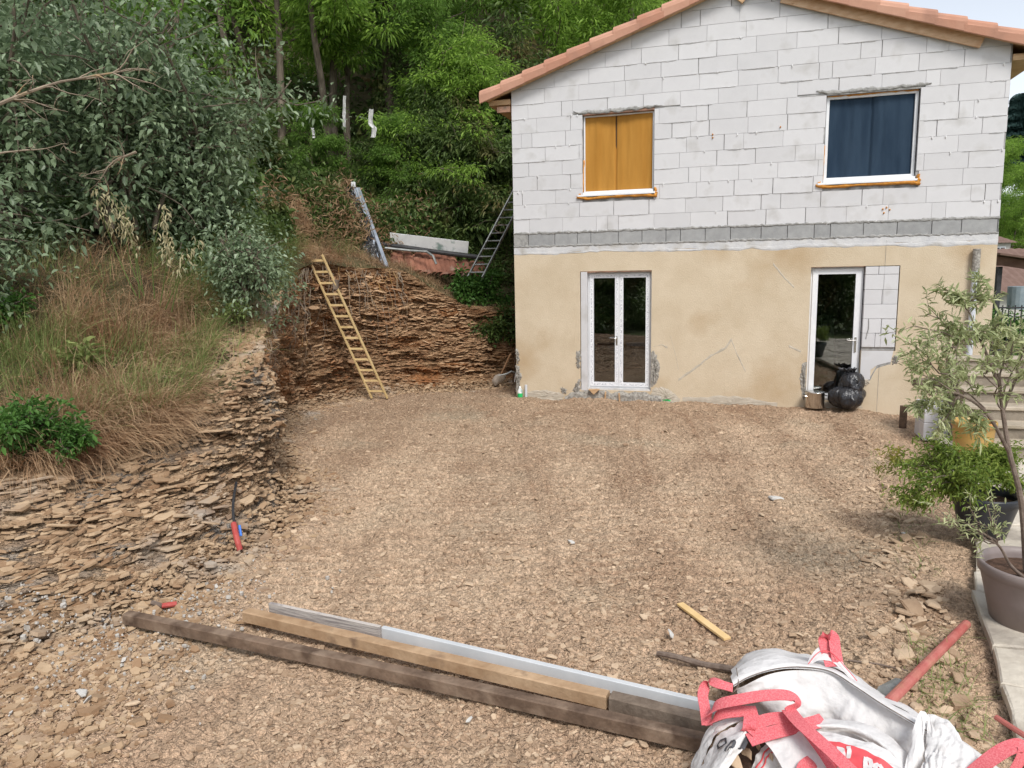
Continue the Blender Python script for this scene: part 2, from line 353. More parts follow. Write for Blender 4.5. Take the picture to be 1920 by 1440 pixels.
for (px,py,s) in [(590,1120,.1),(405,870,.1),(480,1083,.12),(690,1222,.1),(570,1190,.09),(1110,1222,.12),(1120,1235,.11),(1145,1272,.13),(1035,1232,.1),(1205,1395,.1),(600,1385,.1),(470,1270,.1),(520,1335,.13),(650,1345,.09),(420,1120,.12),(455,1055,.13),(340,1090,.12),(380,1105,.13),(410,1075,.11),(290,1420,.12),(250,1320,.14),(85,1340,.12),(45,1395,.12),(160,1270,.1),(850,1005,.08),(735,835,.12),(1530,1085,.09),(1450,1120,.1),(930,1000,.1),(1340,1120,.09),(1600,1140,.1),(1325,1110,.1),(1560,905,.1),(760,1300,.1),(830,1120,.1),(1000,1110,.1),(1210,1100,.09),(1270,890,.1),(1180,1395,.09),(110,1415,.12),(700,1400,.1),(820,1350,.09),(550,1250,.1),(640,1130,.1),(1500,1190,.1),(1420,1190,.1)]:
    YARD.append(put_stone(g_at(px,py,.01),s*r.uniform(.45,.85),LB,group=GR))
LB2='rough brown shale slab heaped along the edge of the stone terrace'
for i in range(46):
    yy=r.uniform(3.2,6.8); xx=edge_x(yy)-r.uniform(.03,.42)
    p=np.array([xx,yy,float(hground(np.array([xx]),np.array([yy]))[0])+.015])
    YARD.append(put_stone(p,r.uniform(.08,.2),LB2,group='shale slabs heaped along the terrace edge',tilt=.3))
put_stone(g_at(1070,1017,.01),.085,'small round white stone in the middle of the bare yard',mat=M_whitestone)
put_stone(g_at(1456,937,.01),.19,'largest pale flat stone, grey white, in the right half of the yard',mat=M_whitestone,tilt=.02)
put_stone(g_at(1885-190,1000,.02),.05,'thin pale flake beside the black pot edge',mat=M_whitestone)
M_dkst=pmat('dark_shale',(.07,.045,.03),(.14,.09,.06),scale=20,rough=.9)
put_stone(g_at(577,880,.01),.13,'small dark brown stone left of the track marks',mat=M_dkst)

# ================================================================ the cut bank (sections from the near left round to behind the house)
BASE=[(-9,2.2,0),(-5.4,3.9,0),(-3.55,4.65,0),(-2.95,5.35,0),(-2.65,6.3,0),(-2.55,7.75,0),(-3.05,8.7,0),(-3.65,10.4,0),(-4.0,12.0,0),(-3.75,13.4,0),(-2.9,14.75,0),(-1.6,15.35,0),(-.5,15.75,0),(.6,16.3,0),(4,17.6,0)]
pt=lambda px,py,y:tuple(Yp(px,py,y))
TOP=[(-10,3.6,1.5),(-6.4,4.8,1.25),pt(-30,885,5.6),pt(150,862,6.2),pt(330,800,7.05),pt(478,692,8.0),pt(492,640,9.0),pt(520,570,11.),pt(548,512,12.7),pt(598,492,14.),pt(672,502,15.25),pt(755,508,15.9),pt(842,556,16.3),pt(918,574,16.6),(4,18.2,1.6)]
MID=[(-12,6,2.3),(-8,6.6,2.0),pt(-40,700,7.3),pt(150,670,7.8),pt(300,625,8.6),pt(420,590,9.6),pt(470,545,10.6),pt(515,505,12.2),pt(560,470,13.9),pt(612,460,15.3),pt(690,478,16.4),pt(775,494,17.2),pt(855,530,17.7),pt(930,560,18.2),(4,19.6,2.2)]
QQ=[(-14,8,4.0),(-10,8.8,3.4),pt(-50,490,9.0),pt(150,480,9.4),pt(290,478,10.2),pt(410,470,11.2),pt(480,440,12.6),pt(528,420,14.3),pt(585,400,16.),pt(650,385,17.4),pt(722,420,18.2),pt(805,425,18.8),pt(880,430,19.3),pt(950,430,19.8),(4,21.5,4.2)]
PP=[(-20,14,8),(-16,15,7.5),(-13,16,7.0),(-11,17,6.8),(-9.5,18,6.8),(-8.5,19,6.6),(-7.5,20,6.4),(-6.3,21,6.3),(-5.3,22,6.2),(-3.9,23,6.2),(-2.2,23.5,6.2),(-.6,24,6.2),(1,24.4,6.2),(3,25,6.2),(7,27,6.4)]
FF=[(-60,50,38),(-52,54,38),(-46,58,37),(-40,60,37),(-34,62,36),(-28,64,36),(-22,66,36),(-17,68,36),(-12,70,36),(-6,70,36),(0,70,35),(6,70,33),(12,70,30),(18,68,25),(28,64,16)]
ND=900
S=[catmull(c,ND) for c in (BASE,TOP,MID,QQ,PP,FF)]
slen=np.concatenate([[0],np.cumsum(np.linalg.norm(np.diff(S[0],axis=0),axis=1))])
tang=np.gradient(S[0],axis=0); tang/=np.linalg.norm(tang,axis=1)[:,None]; OUT=np.stack([tang[:,1],-tang[:,0],0*tang[:,0]],1)
# outward = toward the yard
def bank_disp(sl,z,p):
    wz=z+.10*sl*.35+.05*fbm(sl*.8,z*1.2,seed=61,o=3)
    lay=np.floor(wz/.03+.8*vn(sl*2.5,z*3,seed=68)); lay2=np.floor(wz/.11+.9*vn(sl*1.7,z*2,seed=69))
    d=.05*vn(sl*5,lay*3.7,seed=62)+.09*vn(sl*2.1,lay2*5.1,seed=63)+.12*fbm(p[...,0]*.9,p[...,1]*.9,z*1.1,seed=64,o=3)
    d+=.03*fbm(sl*9,wz*30,seed=65,o=2)
    return d
def bank_pts(si,t):
    """si float index into sections, t 0..1 up the face"""
    i=np.clip(np.floor(si).astype(int),0,ND-2); f=(si-i)[...,None]
    B=S[0][i]*(1-f)+S[0][i+1]*f; T=S[1][i]*(1-f)+S[1][i+1]*f; o=OUT[i]*(1-f)+OUT[i+1]*f; sl=slen[i]*(1-f[...,0])+slen[i+1]*f[...,0]
    tt=t[...,None]
    near=np.clip((9-B[...,1:2])/3,0,1)
    hz=np.where(tt<.12,tt/.12*.30,.30+.70*((tt-.12)/.88)**1.3)*(1-near)+(tt**.85)*near
    p=B+(T-B)*hz; p[...,2]=(B[...,2]+(T[...,2]-B[...,2])*t)-.06*(t<.001)
    fade=np.clip(t*6,0,1)*np.clip((1.02-t)*8,.0,1)
    d=bank_disp(sl,p[...,2],p)*(.35+.65*fade)
    # overhanging root mat at the lip of the tall far face
    return p+o*d[...,None], o, sl
NT=190
si,tt=np.meshgrid(np.linspace(40,ND-1.01,ND),np.linspace(0,1,NT),indexing='ij')
BP,BO,BS=bank_pts(si,tt)
# split: near tan buttress and far rusty face
cut=int(ND*.40)
tag(raw_mesh('rock_face',BP[:cut+1].reshape(-1,3),[grid_faces(cut+1,NT)],M_rock),kind='structure')
tag(raw_mesh('rock_face',BP[cut:].reshape(-1,3),[grid_faces(ND-cut,NT)],M_rockred),kind='structure')
rock_near=bpy.data.objects['rock_face']; rock_far=bpy.data.objects['rock_face.001']
def scatter_slabs(name,s0,s1,n,parent,mat,seed,smin,smax,tmax=.98,kind='stuff'):
    r=np.random.default_rng(seed); si=r.uniform(s0,s1,n); t=r.uniform(.02,tmax,n)
    p,o,sl=bank_pts(si,t); L=np.exp(r.uniform(math.log(smin),math.log(smax),n))
    p=p+o*(r.uniform(-.25,.22,n)*L)[:,None]
    yaw=np.arctan2(o[:,1],o[:,0])+math.pi/2+r.normal(0,.25,n)
    return flakes(name,p,L,L*r.uniform(.35,.7,n),L*r.uniform(.05,.14,n)+.003,yaw,np.abs(r.normal(.22,.16,n)),mat,K=6,parent=parent,seed=seed,kind=kind)
scatter_slabs('shale_slabs',60,cut,5600,rock_near,M_slab,21,.025,.16)
scatter_slabs('shale_slabs',cut,ND-90,6500,rock_far,M_slabred,22,.03,.17,.92)
# the big slabs one can pick apart
def one_slabs(s0,s1,n,parent,mat,seed,lo,hi):
    r=np.random.default_rng(seed); mts=[]
    for i in range(8):
        o=stone_mesh(300+seed*10+i,1,.55,.09,mat).build('slab',mat,rnd=True); mts.append(o.data); bpy.data.objects.remove(o)
    iv=inv_of(parent)
    for i in range(n):
        si=r.uniform(s0,s1);t=r.uniform(.05,.93); p,o,_=bank_pts(np.array([si]),np.array([t])); L=r.uniform(lo,hi)
        p=p[0]+o[0]*r.uniform(-.1,.12)*L; q=iv[:3,:3]@p+iv[:3,3]
        ob=bpy.data.objects.new('slab',mts[r.integers(0,8)]); COL.objects.link(ob); ob.parent=parent; ob.location=q; ob.scale=(L,L,L*r.uniform(.6,1.1))
        ob.rotation_euler=(r.normal(0,.17),r.normal(.12,.15),math.atan2(o[0][1],o[0][0])+math.pi/2+r.normal(0,.2))
one_slabs(90,cut,190,rock_near,M_slab,4,.11,.30)
one_slabs(cut,ND-120,130,rock_far,M_slabred,5,.14,.32)
# talus at the foot
r=np.random.default_rng(9); n=9000
si=r.uniform(60,ND-90,n); p,o,sl=bank_pts(si,np.zeros(n)); off=np.abs(r.normal(0,.3,n))
p=p+o*off[:,None]; p[:,2]=hground(p[:,0],p[:,1])+np.clip(.16-off*.35,0,.2)*r.uniform(0,1,n)
L=np.exp(r.normal(math.log(.05),.5,n)); L=np.clip(L,.02,.17)
ok=p[:,1]<13.9-.299*(p[:,0]-.09)+ (p[:,0]<0)*9
tag(flakes('talus',p[ok],L[ok],L[ok]*.65,L[ok]*.15,r.uniform(0,6.28,ok.sum()),np.abs(r.normal(0,.25,ok.sum())),M_slab,K=5,seed=31),'broken shale rubble fallen along the foot of the bank','rubble',kind='stuff')
# near left: broken slabs all over the gentle lower slope
r=np.random.default_rng(19); n=7500
x=r.uniform(-3.9,-1.9,n); y=r.uniform(3.2,6.6,n); k=(x<-2.1-.12*(y-3)+r.normal(0,.25,n)); x,y=x[k],y[k]; n=len(x); L=np.clip(np.exp(r.normal(math.log(.04),.5,n)),.015,.14)
tag(flakes('talus',np.stack([x,y,hground(x,y)+.01],1),L,L*.7,L*.16,r.uniform(0,6.28,n),np.abs(r.normal(0,.3,n)),M_slab,K=5,seed=33),'pale broken shale strewn below the near bank at the left','rubble',kind='stuff')
r=np.random.default_rng(23); n=1300; x=r.normal(-2.85,.5,n); y=r.normal(5.0,.55,n); k=x>-3.9; x,y=x[k],y[k]; n=len(x); L=np.clip(np.exp(r.normal(math.log(.015),.55,n)),.006,.05)
zz_=hground(x,y); zz_=np.where(x<-2.9-.3*(5.3-y),zz_+.35*np.clip(-2.9-x,0,1),zz_)
tag(flakes('mineral_crumbs',np.stack([x,y,zz_+.02],1),L,L*.7,L*.5,r.uniform(0,6.28,n),np.abs(r.normal(0,.4,n)),M_palechip,K=5,seed=35),'whitish mineral crumbs and dust in the rubble at the foot of the near bank','rubble',kind='stuff')
# hillside above the cut
NT2=[8,10,26,34]; rows=[]
G6=S[1:]
ctl=np.stack([c[40:] for c in G6],1)  # (n,5,3)
HS=np.transpose(catmull(np.transpose(ctl,(1,0,2)),90),(1,0,2)); HS[:,0,2]-=.02
hx=.06*fbm(HS[...,0]*1.3,HS[...,1]*1.3,seed=71,o=3); fadeh=np.clip(np.arange(90)/6,0,1)[None]; HS[...,2]+=hx*fadeh*2
HS=HS[::3]
hill=tag(raw_mesh('hillside',HS.reshape(-1,3),[grid_faces(HS.shape[0],90)],M_hill,smooth=True),kind='structure')
def hill_pts(a,b):
    """a 0..1 along the bank, b 0..4 (0 lip,1 mid,2 back,3 trunks,4 far)"""
    ia=a*(HS.shape[0]-1.001); jb=b/4*(89-.001); i=ia.astype(int);j=jb.astype(int);f=(ia-i)[:,None];g=(jb-j)[:,None]
    return HS[i,j]*(1-f)*(1-g)+HS[i+1,j]*f*(1-g)+HS[i,j+1]*(1-f)*g+HS[i+1,j+1]*f*g
# ================================================================ HOUSE  (local frame: X along facade, Y into the house, Z up)
M_aac=pmat('aerated_block',(.555,.545,.55),(.64,.63,.635),scale=3,attr=.6,rough=.9,bump=.25,bscale=120,spec=.15,bdist=.004,c3=(.46,.445,.43),s3=3,f3=(.56,.78))
M_glue=pmat('thin_bed_mortar',(.62,.61,.60),(.74,.73,.72),scale=20,rough=.9,bump=.4)
M_joint=pmat('recessed_joint',(.16,.155,.15),(.50,.49,.48),scale=3,rough=.95)
M_grey=pmat('concrete_block_face',(.27,.27,.27),(.38,.38,.375),scale=9,attr=.4,rough=.95,bump=.8,bscale=130,bdist=.006,spec=.1)
M_mort=pmat('rough_mortar',(.24,.235,.225),(.40,.39,.37),scale=14,rough=.95,bump=.9,bscale=60,bdist=.012)
M_band=pmat('pale_mortar_band',(.50,.50,.51),(.64,.63,.62),scale=6,rough=.9,bump=.6,bscale=50,bdist=.008,c3=(.40,.38,.35),s3=3,f3=(.56,.7))
M_beige=pmat('beige_render',(.545,.445,.315),(.62,.52,.385),scale=1.6,detail=9,rough=.92,bump=.8,bscale=75,bdist=.008,spec=.12,c3=(.47,.35,.22),s3=.85,f3=(.52,.72))
M_pale=pmat('scuffed_render',(.42,.37,.30),(.53,.47,.385),scale=9,rough=.9,bump=.5,bscale=60)
M_broken=pmat('broken_plaster',(.20,.185,.165),(.46,.43,.38),scale=22,rough=.95,bump=1,bscale=45,bdist=.02)
M_wood=pmat('raw_pine',(.42,.25,.13),(.60,.41,.24),scale=1.5,stretch=(1,1,14),rough=.7,bump=.3,bscale=20)
M_fascia=pmat('pine_fascia',(.50,.30,.17),(.66,.46,.30),scale=5,stretch=(1,1,3),rough=.7,bump=.2,bscale=20,c3=(.30,.15,.08),s3=7,f3=(.66,.74))
M_tile=pmat('terracotta_tile',(.43,.20,.13),(.57,.33,.235),scale=4,attr=.7,rough=.8,bump=.3,bscale=60,c3=(.38,.20,.14),s3=2,f3=(.55,.7))
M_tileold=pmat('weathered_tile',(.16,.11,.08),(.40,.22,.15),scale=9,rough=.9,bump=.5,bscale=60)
M_pvc=pmat('white_pvc',(.72,.73,.75),(.80,.80,.81),scale=5,rough=.35,spec=.5)
M_film=pmat('printed_protective_film',(.40,.41,.45),(.80,.80,.82),scale=55,detail=3,rough=.4,spec=.4,lo=.44,hi=.5)
M_foam=pmat('orange_pu_foam',(.50,.19,.03),(.72,.34,.07),scale=16,rough=.85,bump=1,bscale=60,bdist=.01)
M_curt=pmat('ochre_fabric',(.37,.175,.035),(.45,.225,.05),scale=1.2,stretch=(3,3,.4),rough=.95,spec=.05)
M_blue=pmat('dark_blue_fabric',(.022,.038,.062),(.036,.058,.088),scale=1.3,stretch=(3,3,.5),rough=.95,spec=.05)
M_dark=pmat('dark_interior',(.035,.026,.02),(.06,.045,.032),scale=3,rough=.95)
M_int=pmat('interior_plaster',(.22,.18,.14),(.30,.25,.2),scale=3,rough=.95)
M_pipe=pmat('grey_downpipe',(.50,.52,.56),(.62,.64,.67),scale=3,rough=.4,c3=(.30,.22,.15),s3=3,f3=(.62,.8))
M_metal=pmat('brushed_steel',(.55,.53,.50),(.68,.66,.63),scale=3,stretch=(8,8,.3),rough=.22,metal=1.)
def glass_mat(name,tint=(.85,.88,.86)):
    m=bpy.data.materials.new(name);m.use_nodes=True;N=m.node_tree.nodes;L=m.node_tree.links;N.remove(N['Principled BSDF'])
    fr=N.new('ShaderNodeFresnel');fr.inputs[0].default_value=2.6
    t=N.new('ShaderNodeBsdfTransparent');t.inputs[0].default_value=(*tint,1);g=N.new('ShaderNodeBsdfGlossy');g.inputs['Roughness'].default_value=.01
    x=N.new('ShaderNodeMixShader');L.new(fr.outputs[0],x.inputs[0]);L.new(t.outputs[0],x.inputs[1]);L.new(g.outputs[0],x.inputs[2]);L.new(x.outputs[0],N['Material Output'].inputs['Surface']);return m
M_glass=glass_mat('window_glass')
HOU=thing('house','two storey house with raw white block upper floor, beige render below and tiled roof','house',tuple(FA),HD)
HX=HM
HL=7.92; HW=8.0; ZB=-.25; ZW=2.75; ZG0=2.86; ZG1=3.10
PK=3.95; SL=.34; ZE=7.02                      # ridge point under tiles
def roofz(u): return ZE-SL*abs(u-PK)
def wall_holes(name,mat,u0,u1,z0,z1,holes,y0,y1,parent,sub=None,**kw):
    us=sorted({u0,u1}|{h[0] for h in holes}|{h[1] for h in holes}); zs=sorted({z0,z1}|{h[2] for h in holes}|{h[3] for h in holes})
    if sub: 
        us=sorted(set(us)|set(np.arange(u0,u1,sub).round(3))); zs=sorted(set(zs)|set(np.arange(z0,z1,sub).round(3)))
    mb=MB(HX)
    solid=lambda a,b:not any(h[0]-1e-6<=a and b<=h[1]+1e-6 for h in [])
    def s(i,j):
        if i<0 or j<0 or i>=len(us)-1 or j>=len(zs)-1: return False
        uc=(us[i]+us[i+1])/2;zc=(zs[j]+zs[j+1])/2
        return not any(h[0]<uc<h[1] and h[2]<zc<h[3] for h in holes)
    for i in range(len(us)-1):
        for j in range(len(zs)-1):
            if not s(i,j): continue
            a,b,c,d=us[i],us[i+1],zs[j],zs[j+1]
            mb.add([(a,y0,c),(b,y0,c),(b,y0,d),(a,y0,d)],[(0,1,2,3)]); mb.add([(a,y1,c),(b,y1,c),(b,y1,d),(a,y1,d)],[(3,2,1,0)])
            if not s(i-1,j): mb.add([(a,y0,c),(a,y0,d),(a,y1,d),(a,y1,c)],[(0,1,2,3)])
            if not s(i+1,j): mb.add([(b,y0,c),(b,y1,c),(b,y1,d),(b,y0,d)],[(0,1,2,3)])
            if not s(i,j-1): mb.add([(a,y0,c),(a,y1,c),(b,y1,c),(b,y0,c)],[(0,1,2,3)])
            if not s(i,j+1): mb.add([(a,y0,d),(b,y0,d),(b,y1,d),(a,y1,d)],[(0,1,2,3)])
    return mb.build(name,mat,parent,**kw)
D1=(1.255,2.555,.19,2.385); D2=(5.205,6.04,.10,2.385); I2=(6.04,6.56,.70,2.385)
# lower storey render
wall_holes('wall',M_beige,0,HL,ZB,ZW,[D1,D2,(I2[0],I2[1],.98,2.385)],0,.32,HOU)
# pale band under the concrete course, wavy lower edge
def ragged(name,mat,pts_top,pts_bot,y,th,parent,n=120,amp=.012,seed=1,fr=9.):
    """thin sheet between two polylines in the facade plane, with irregular edges, standing proud by th"""
    pt_,pb=np.array(pts_top,float),np.array(pts_bot,float); s=np.linspace(0,1,n)
    def ip(P): 
        d=np.concatenate([[0],np.cumsum(np.linalg.norm(np.diff(P,axis=0),axis=1))]); d/=d[-1]; return np.stack([np.interp(s,d,P[:,0]),np.interp(s,d,P[:,1])],1)
    A,B=ip(pt_),ip(pb); A[:,1]+=amp*fbm(A[:,0]*fr,seed*3.1,seed=seed); B[:,1]+=amp*fbm(B[:,0]*fr+50,seed*7.7,seed=seed+1)
    k=5; V=[]
    for q in range(k):
        f=q/(k-1); P=A*(1-f)+B*f; off=th*(1-(2*f-1)**4*.999)*(1+.35*vn(P[:,0]*25,P[:,1]*25,seed=seed+5))
        V.append(np.stack([P[:,0],y-off,P[:,1]],1))
    V=np.stack(V,0).reshape(-1,3); mb=MB(HX); mb.add(V,[tuple(f) for f in grid_faces(k,n).tolist()]); return mb.build(name,mat,parent)
mb=MB(HX);mb.box((0,-.004,ZW),(HL,.32,ZG0-.004));mb.build('mortar_band',M_band,HOU)
ragged('mortar_band_edge',M_band,[(.0,ZW+.012),(HL,ZW+.012)],[(.0,ZW-.045),(2,ZW-.03),(4,ZW-.05),(HL,ZW-.07)],0,.006,HOU,n=260,amp=.02,seed=4,fr=4)
mb=MB(HX);mb.box((0.005,.025,ZG0-.004),(HL-.005,.3,ZG1+.01));mb.build('course_backing',M_joint,HOU)
r=np.random.default_rng(4); u=.29
mb=MB(HX);mb.box((0,-.01,ZG0),(.28,.22,ZG1-.01),bev=.006);fixn(mb.build('concrete_block',M_mort,HOU))
while u<HL-.01:
    L=r.choice([.5,.5,.25,.5,.42]);e=min(u+L,HL); mb=MB(HX); mb.box((u,-.006+r.uniform(-.003,.003),ZG0+.006),(e-.009,.21,ZG1-.012+r.uniform(-.004,.004)),bev=.004,r=r.uniform()); fixn(mb.build('concrete_block',M_grey,HOU,rnd=True)); u=e
ragged('mortar_bead',M_mort,[(0,ZG0+.022),(HL,ZG0+.022)],[(0,ZG0-.016),(HL,ZG0-.016)],-.003,.012,HOU,n=420,amp=.014,seed=8,fr=22)
ragged('mortar_bead',M_mort,[(0,ZG1+.02),(HL,ZG1+.02)],[(0,ZG1-.022),(HL,ZG1-.022)],-.003,.014,HOU,n=420,amp=.013,seed=9,fr=20)
# gable wall of aerated blocks
W1=(1.31,2.575,3.76,5.17); W2=(5.33,6.70,3.76,5.17)
def clip(poly,a,b,c):   # keep a*u+b*z<=c
    out=[]
    for i in range(len(poly)):
        p,q=poly[i],poly[(i+1)%len(poly)]; dp=a*p[0]+b*p[1]-c; dq=a*q[0]+b*q[1]-c
        if dp<=0: out.append(p)
        if dp*dq<0: t=dp/(dp-dq); out.append((p[0]+t*(q[0]-p[0]),p[1]+t*(q[1]-p[1])))
    return out
def gable_clip(poly,dz=0.):
    poly=clip(poly,-SL,1,ZE-SL*PK+dz); return clip(poly,SL,1,ZE+SL*PK+dz) if poly else poly
# backing (recessed joints) built as wall pieces clipped under the roof
mbk=MB(HX)
us=[0.004,W1[0],W1[1],PK,W2[0],W2[1],HL-.004]; zs=[ZG1,W1[2],W1[3],ZE+.1]
for i in range(6):
    for j in range(3):
        if (i in (1,4)) and j==1: continue
        p=gable_clip([(us[i],zs[j]),(us[i+1],zs[j]),(us[i+1],zs[j+1]),(us[i],zs[j+1])],-.012)
        if len(p)>2: mbk.prism(p,.014,.30,axis=1)
mbk.build('joint_backing',M_joint,HOU)
RH=.2535; rr_=np.random.default_rng(12); nb=0
joints=[]
for row in range(16):
    z0=ZG1+.012+row*RH; z1=z0+RH-.0028
    if z0>ZE: break
    cuts=[0.]; u=[.31,.625,.18,.47][row%4]
    while u<HL: cuts.append(u); u+=rr_.choice([.625]*9+[.31,.2])
    cuts.append(HL)
    segs=[]
    for a,b in zip(cuts[:-1],cuts[1:]):
        if b-a<.05: continue
        parts=[(a,b)]
        for Wd in (W1,W2):
            if z1>Wd[2]+.03 and z0<Wd[3]-.03:
                np_=[]
                for (p,q) in parts:
                    if q<=Wd[0] or p>=Wd[1]: np_.append((p,q)); continue
                    if p<Wd[0]: np_.append((p,Wd[0]))
                    if q>Wd[1]: np_.append((Wd[1],q))
                parts=np_
        segs+=parts
    for a,b in segs:
        if b-a<.04: continue
        g=rr_.choice([.003,.003,.006,.002,.011]); zz0,zz1=z0,z1
        # blocks meeting window sill/lintel are cut
        for Wd in (W1,W2):
            if a<Wd[1]-.01 and b>Wd[0]+.01:
                if zz0<Wd[2]<zz1 : zz1=Wd[2]
                if zz0<Wd[3]<zz1 : zz0=Wd[3]
        if zz1-zz0<.03: continue
        poly=gable_clip([(a,zz0),(b-g,zz0),(b-g,zz1),(a,zz1)])
        if len(poly)<3: continue
        ar=abs(sum(poly[i][0]*poly[(i+1)%len(poly)][1]-poly[(i+1)%len(poly)][0]*poly[i][1] for i in range(len(poly))))/2
        if ar<.004: continue
        y0=rr_.uniform(-.003,.001); rv=rr_.uniform()
        c=np.mean(poly,axis=0); ins=[(p[0]+(c[0]-p[0])*.0,p[1]) for p in poly]
        # chamfered front: outer ring 3 mm back, front ring inset
        n=len(poly); inn=[]
        for p in poly:
            d=np.array(c)-np.array(p); inn.append((p[0]+math.copysign(min(.003,abs(d[0])),d[0]),p[1]+math.copysign(min(.003,abs(d[1])),d[1])))
        V=[(p[0],y0,p[1]) for p in inn]+[(p[0],y0+.003,p[1]) for p in poly]+[(p[0],.26,p[1]) for p in poly]
        Fs=[tuple(range(n))]+[(i,i+n,(i+1)%n+n,(i+1)%n) for i in range(n)]+[(i+n,i+2*n,(i+1)%n+2*n,(i+1)%n+n) for i in range(n)]
        mb=MB(HX);mb.add(V,Fs,rv);mb.build('block',M_aac,HOU,rnd=True); nb+=1
        joints.append((a,b,z0,zz1))
# squeezed-out glue along some joints
mg=MB(HX); rg=np.random.default_rng(44)
for (a,b,z0,z1) in joints:
    if rg.uniform()<.42 and z0<roofz((a+b)/2)-.3:
        if any(Wd[0]-.02<(a+b)/2<Wd[1]+.02 and Wd[2]-.2<z0<Wd[3]+.05 for Wd in (W1,W2)): continue
        n=int((b-a)/.02)+2; u=np.linspace(a+rg.uniform(0,.1),b-rg.uniform(0,.1),n); am=np.clip(.5+1.4*vn(u*5,z0*9,seed=3),0,1)
        zz=z0-.002+.007*fbm(u*14,z0*7,seed=6)*am-.004*am; w_=.002+.005*am*np.abs(vn(u*30,z0,seed=7))
        V=[];
        for i in range(n): V+=[(u[i],-.002,zz[i]+w_[i]),(u[i],-.008-.003*am[i],zz[i]),(u[i],-.002,zz[i]-w_[i])]
        F=[(3*i+k,3*i+3+k,3*i+4+k,3*i+1+k) for i in range(n-1) for k in (0,1)]
        mg.add(V,F)
for k in range(60):   # blobs and runs
    a,b,z0,z1=joints[rg.integers(0,len(joints))]; u=rg.uniform(a,b)
    if any(Wd[0]-.05<u<Wd[1]+.05 and Wd[2]-.25<z0<Wd[3]+.05 for Wd in (W1,W2)) or z0>roofz(u)-.3: continue
    h=rg.uniform(.02,.06); mg.tube([(u,-.004,z0+.01),(u+rg.uniform(-.01,.01),-.012,z0-h*.5),(u+rg.uniform(-.012,.012),-.006,z0-h)],[.006,.009,.004],5)
mg.build('joint_glue',M_glue,HOU)['kind']='stuff'
# rear, side walls, roof deck
mb=MB(HX); 
mb.box((0.0,.325,ZB),(.25,HW,5.55)); mb.box((HL-.25,.325,ZB),(HL,HW,5.55)); mb.box((.26,HW-.25,ZB),(HL-.26,HW-.001,5.5))
mb.build('wall',M_beige,HOU)
mb=MB(HX); mb.box((.26,.33,-.02),(HL-.26,HW-.26,.06)); mb.build('floor',M_int,HOU)
mb=MB(HX); mb.box((.26,.33,2.62),(HL-.26,HW-.26,2.82)); mb.build('ceiling',M_int,HOU)
mb=MB(HX); mb.box((.251,4.2,.07),(HL-.251,4.3,2.6)); mb.box((.251,.34,3.0),(HL-.251,.36,3.7)); mb.build('partition',M_int,HOU)
for sg in (-1,1):
    mb=MB(HX); e=PK+sg*(PK+.50); zr=ZE+.06
    poly=[(PK,ZE+.01),(e,ZE+.01-SL*abs(e-PK)),(e,ZE+.05-SL*abs(e-PK)),(PK,ZE+.05)]
    mb.prism(poly,-.10,HW+.2,axis=1); mb.build('roof_deck',M_wood,HOU)
    # eaves rafter box
    mb=MB(HX); mb.box((min(PK+sg*(PK+.02),e-sg*.08),-.02,ZE-SL*(PK+.5)-.09),(max(PK+sg*(PK+.02),e-sg*.08),HW,ZE-SL*(PK+.5)+.0)); mb.build('soffit',M_wood,HOU)
# verge tiles (one by one) and tile field
def verge_tile(u0,u1,rv):
    """half round rake tile lapping down the slope from u0 (upper) to u1 (lower)"""
    mb=MB(HX); n=9; V=[]
    for k,(uu,lift,rad) in enumerate(((u0,.0,.085),(u1,.028,.10))):
        z=ZE+.055-SL*abs(uu-PK)+lift
        prof=[(-.205-.0,-.135*rad/.1),(-.215,-.02)]+[(-.115-.10*math.cos(a)*rad/.1,.0+.10*math.sin(a)*rad/.1) for a in np.linspace(.0,math.pi,8)]
        for (y,dz) in prof: V.append((uu,y,z+dz))
    m=len(V)//2; F=[(i,i+1,m+i+1,m+i) for i in range(m-1)]
    V2=[(p[0],p[1]+.012,p[2]-.012) for p in V]; 
    F2=[(i+2*m,i+1+2*m,3*m+i+1,3*m+i) for i in range(m-1)]
    F3=[(m+i,m+i+1,3*m+i+1,3*m+i) for i in range(m-1)]+[(i,i+1,2*m+i+1,2*m+i) for i in range(m-1)]+[(0,m,3*m,2*m)]
    mb.add(V+V2,F+F2+F3,rv); return mb.build('verge_tile',M_tile,HOU,rnd=True,smooth=False)
rt=np.random.default_rng(2)
for sg in (-1,1):
    d=.0
    while d<PK+.42:
        verge_tile(PK+sg*d,PK+sg*min(d+.445,PK+.55),rt.uniform()); d+=.405
for sg in (-1,1):     # wavy field of channel tiles behind the verge, stepped every course
    nu=12; V=[];ny=170
    us_=[];zz=[]
    for c in range(11):
        a=PK+sg*c*.405; b=PK+sg*min(c*.405+.405,PK+.52)
        us_+=[a,b]; zz+=[ZE+.05-SL*abs(a-PK),ZE+.085-SL*abs(b-PK)]
    ysr=np.linspace(-.02,HW+.2,ny)
    V=[(us_[i],y,zz[i]+.045*math.cos(y/.21*2*math.pi)) for i in range(len(us_)) for y in ysr]
    mb=MB(HX);mb.add(V,[tuple(f) for f in grid_faces(len(us_),ny).tolist()]);mb.build('tile_field',M_tileold,HOU)['kind']='stuff'
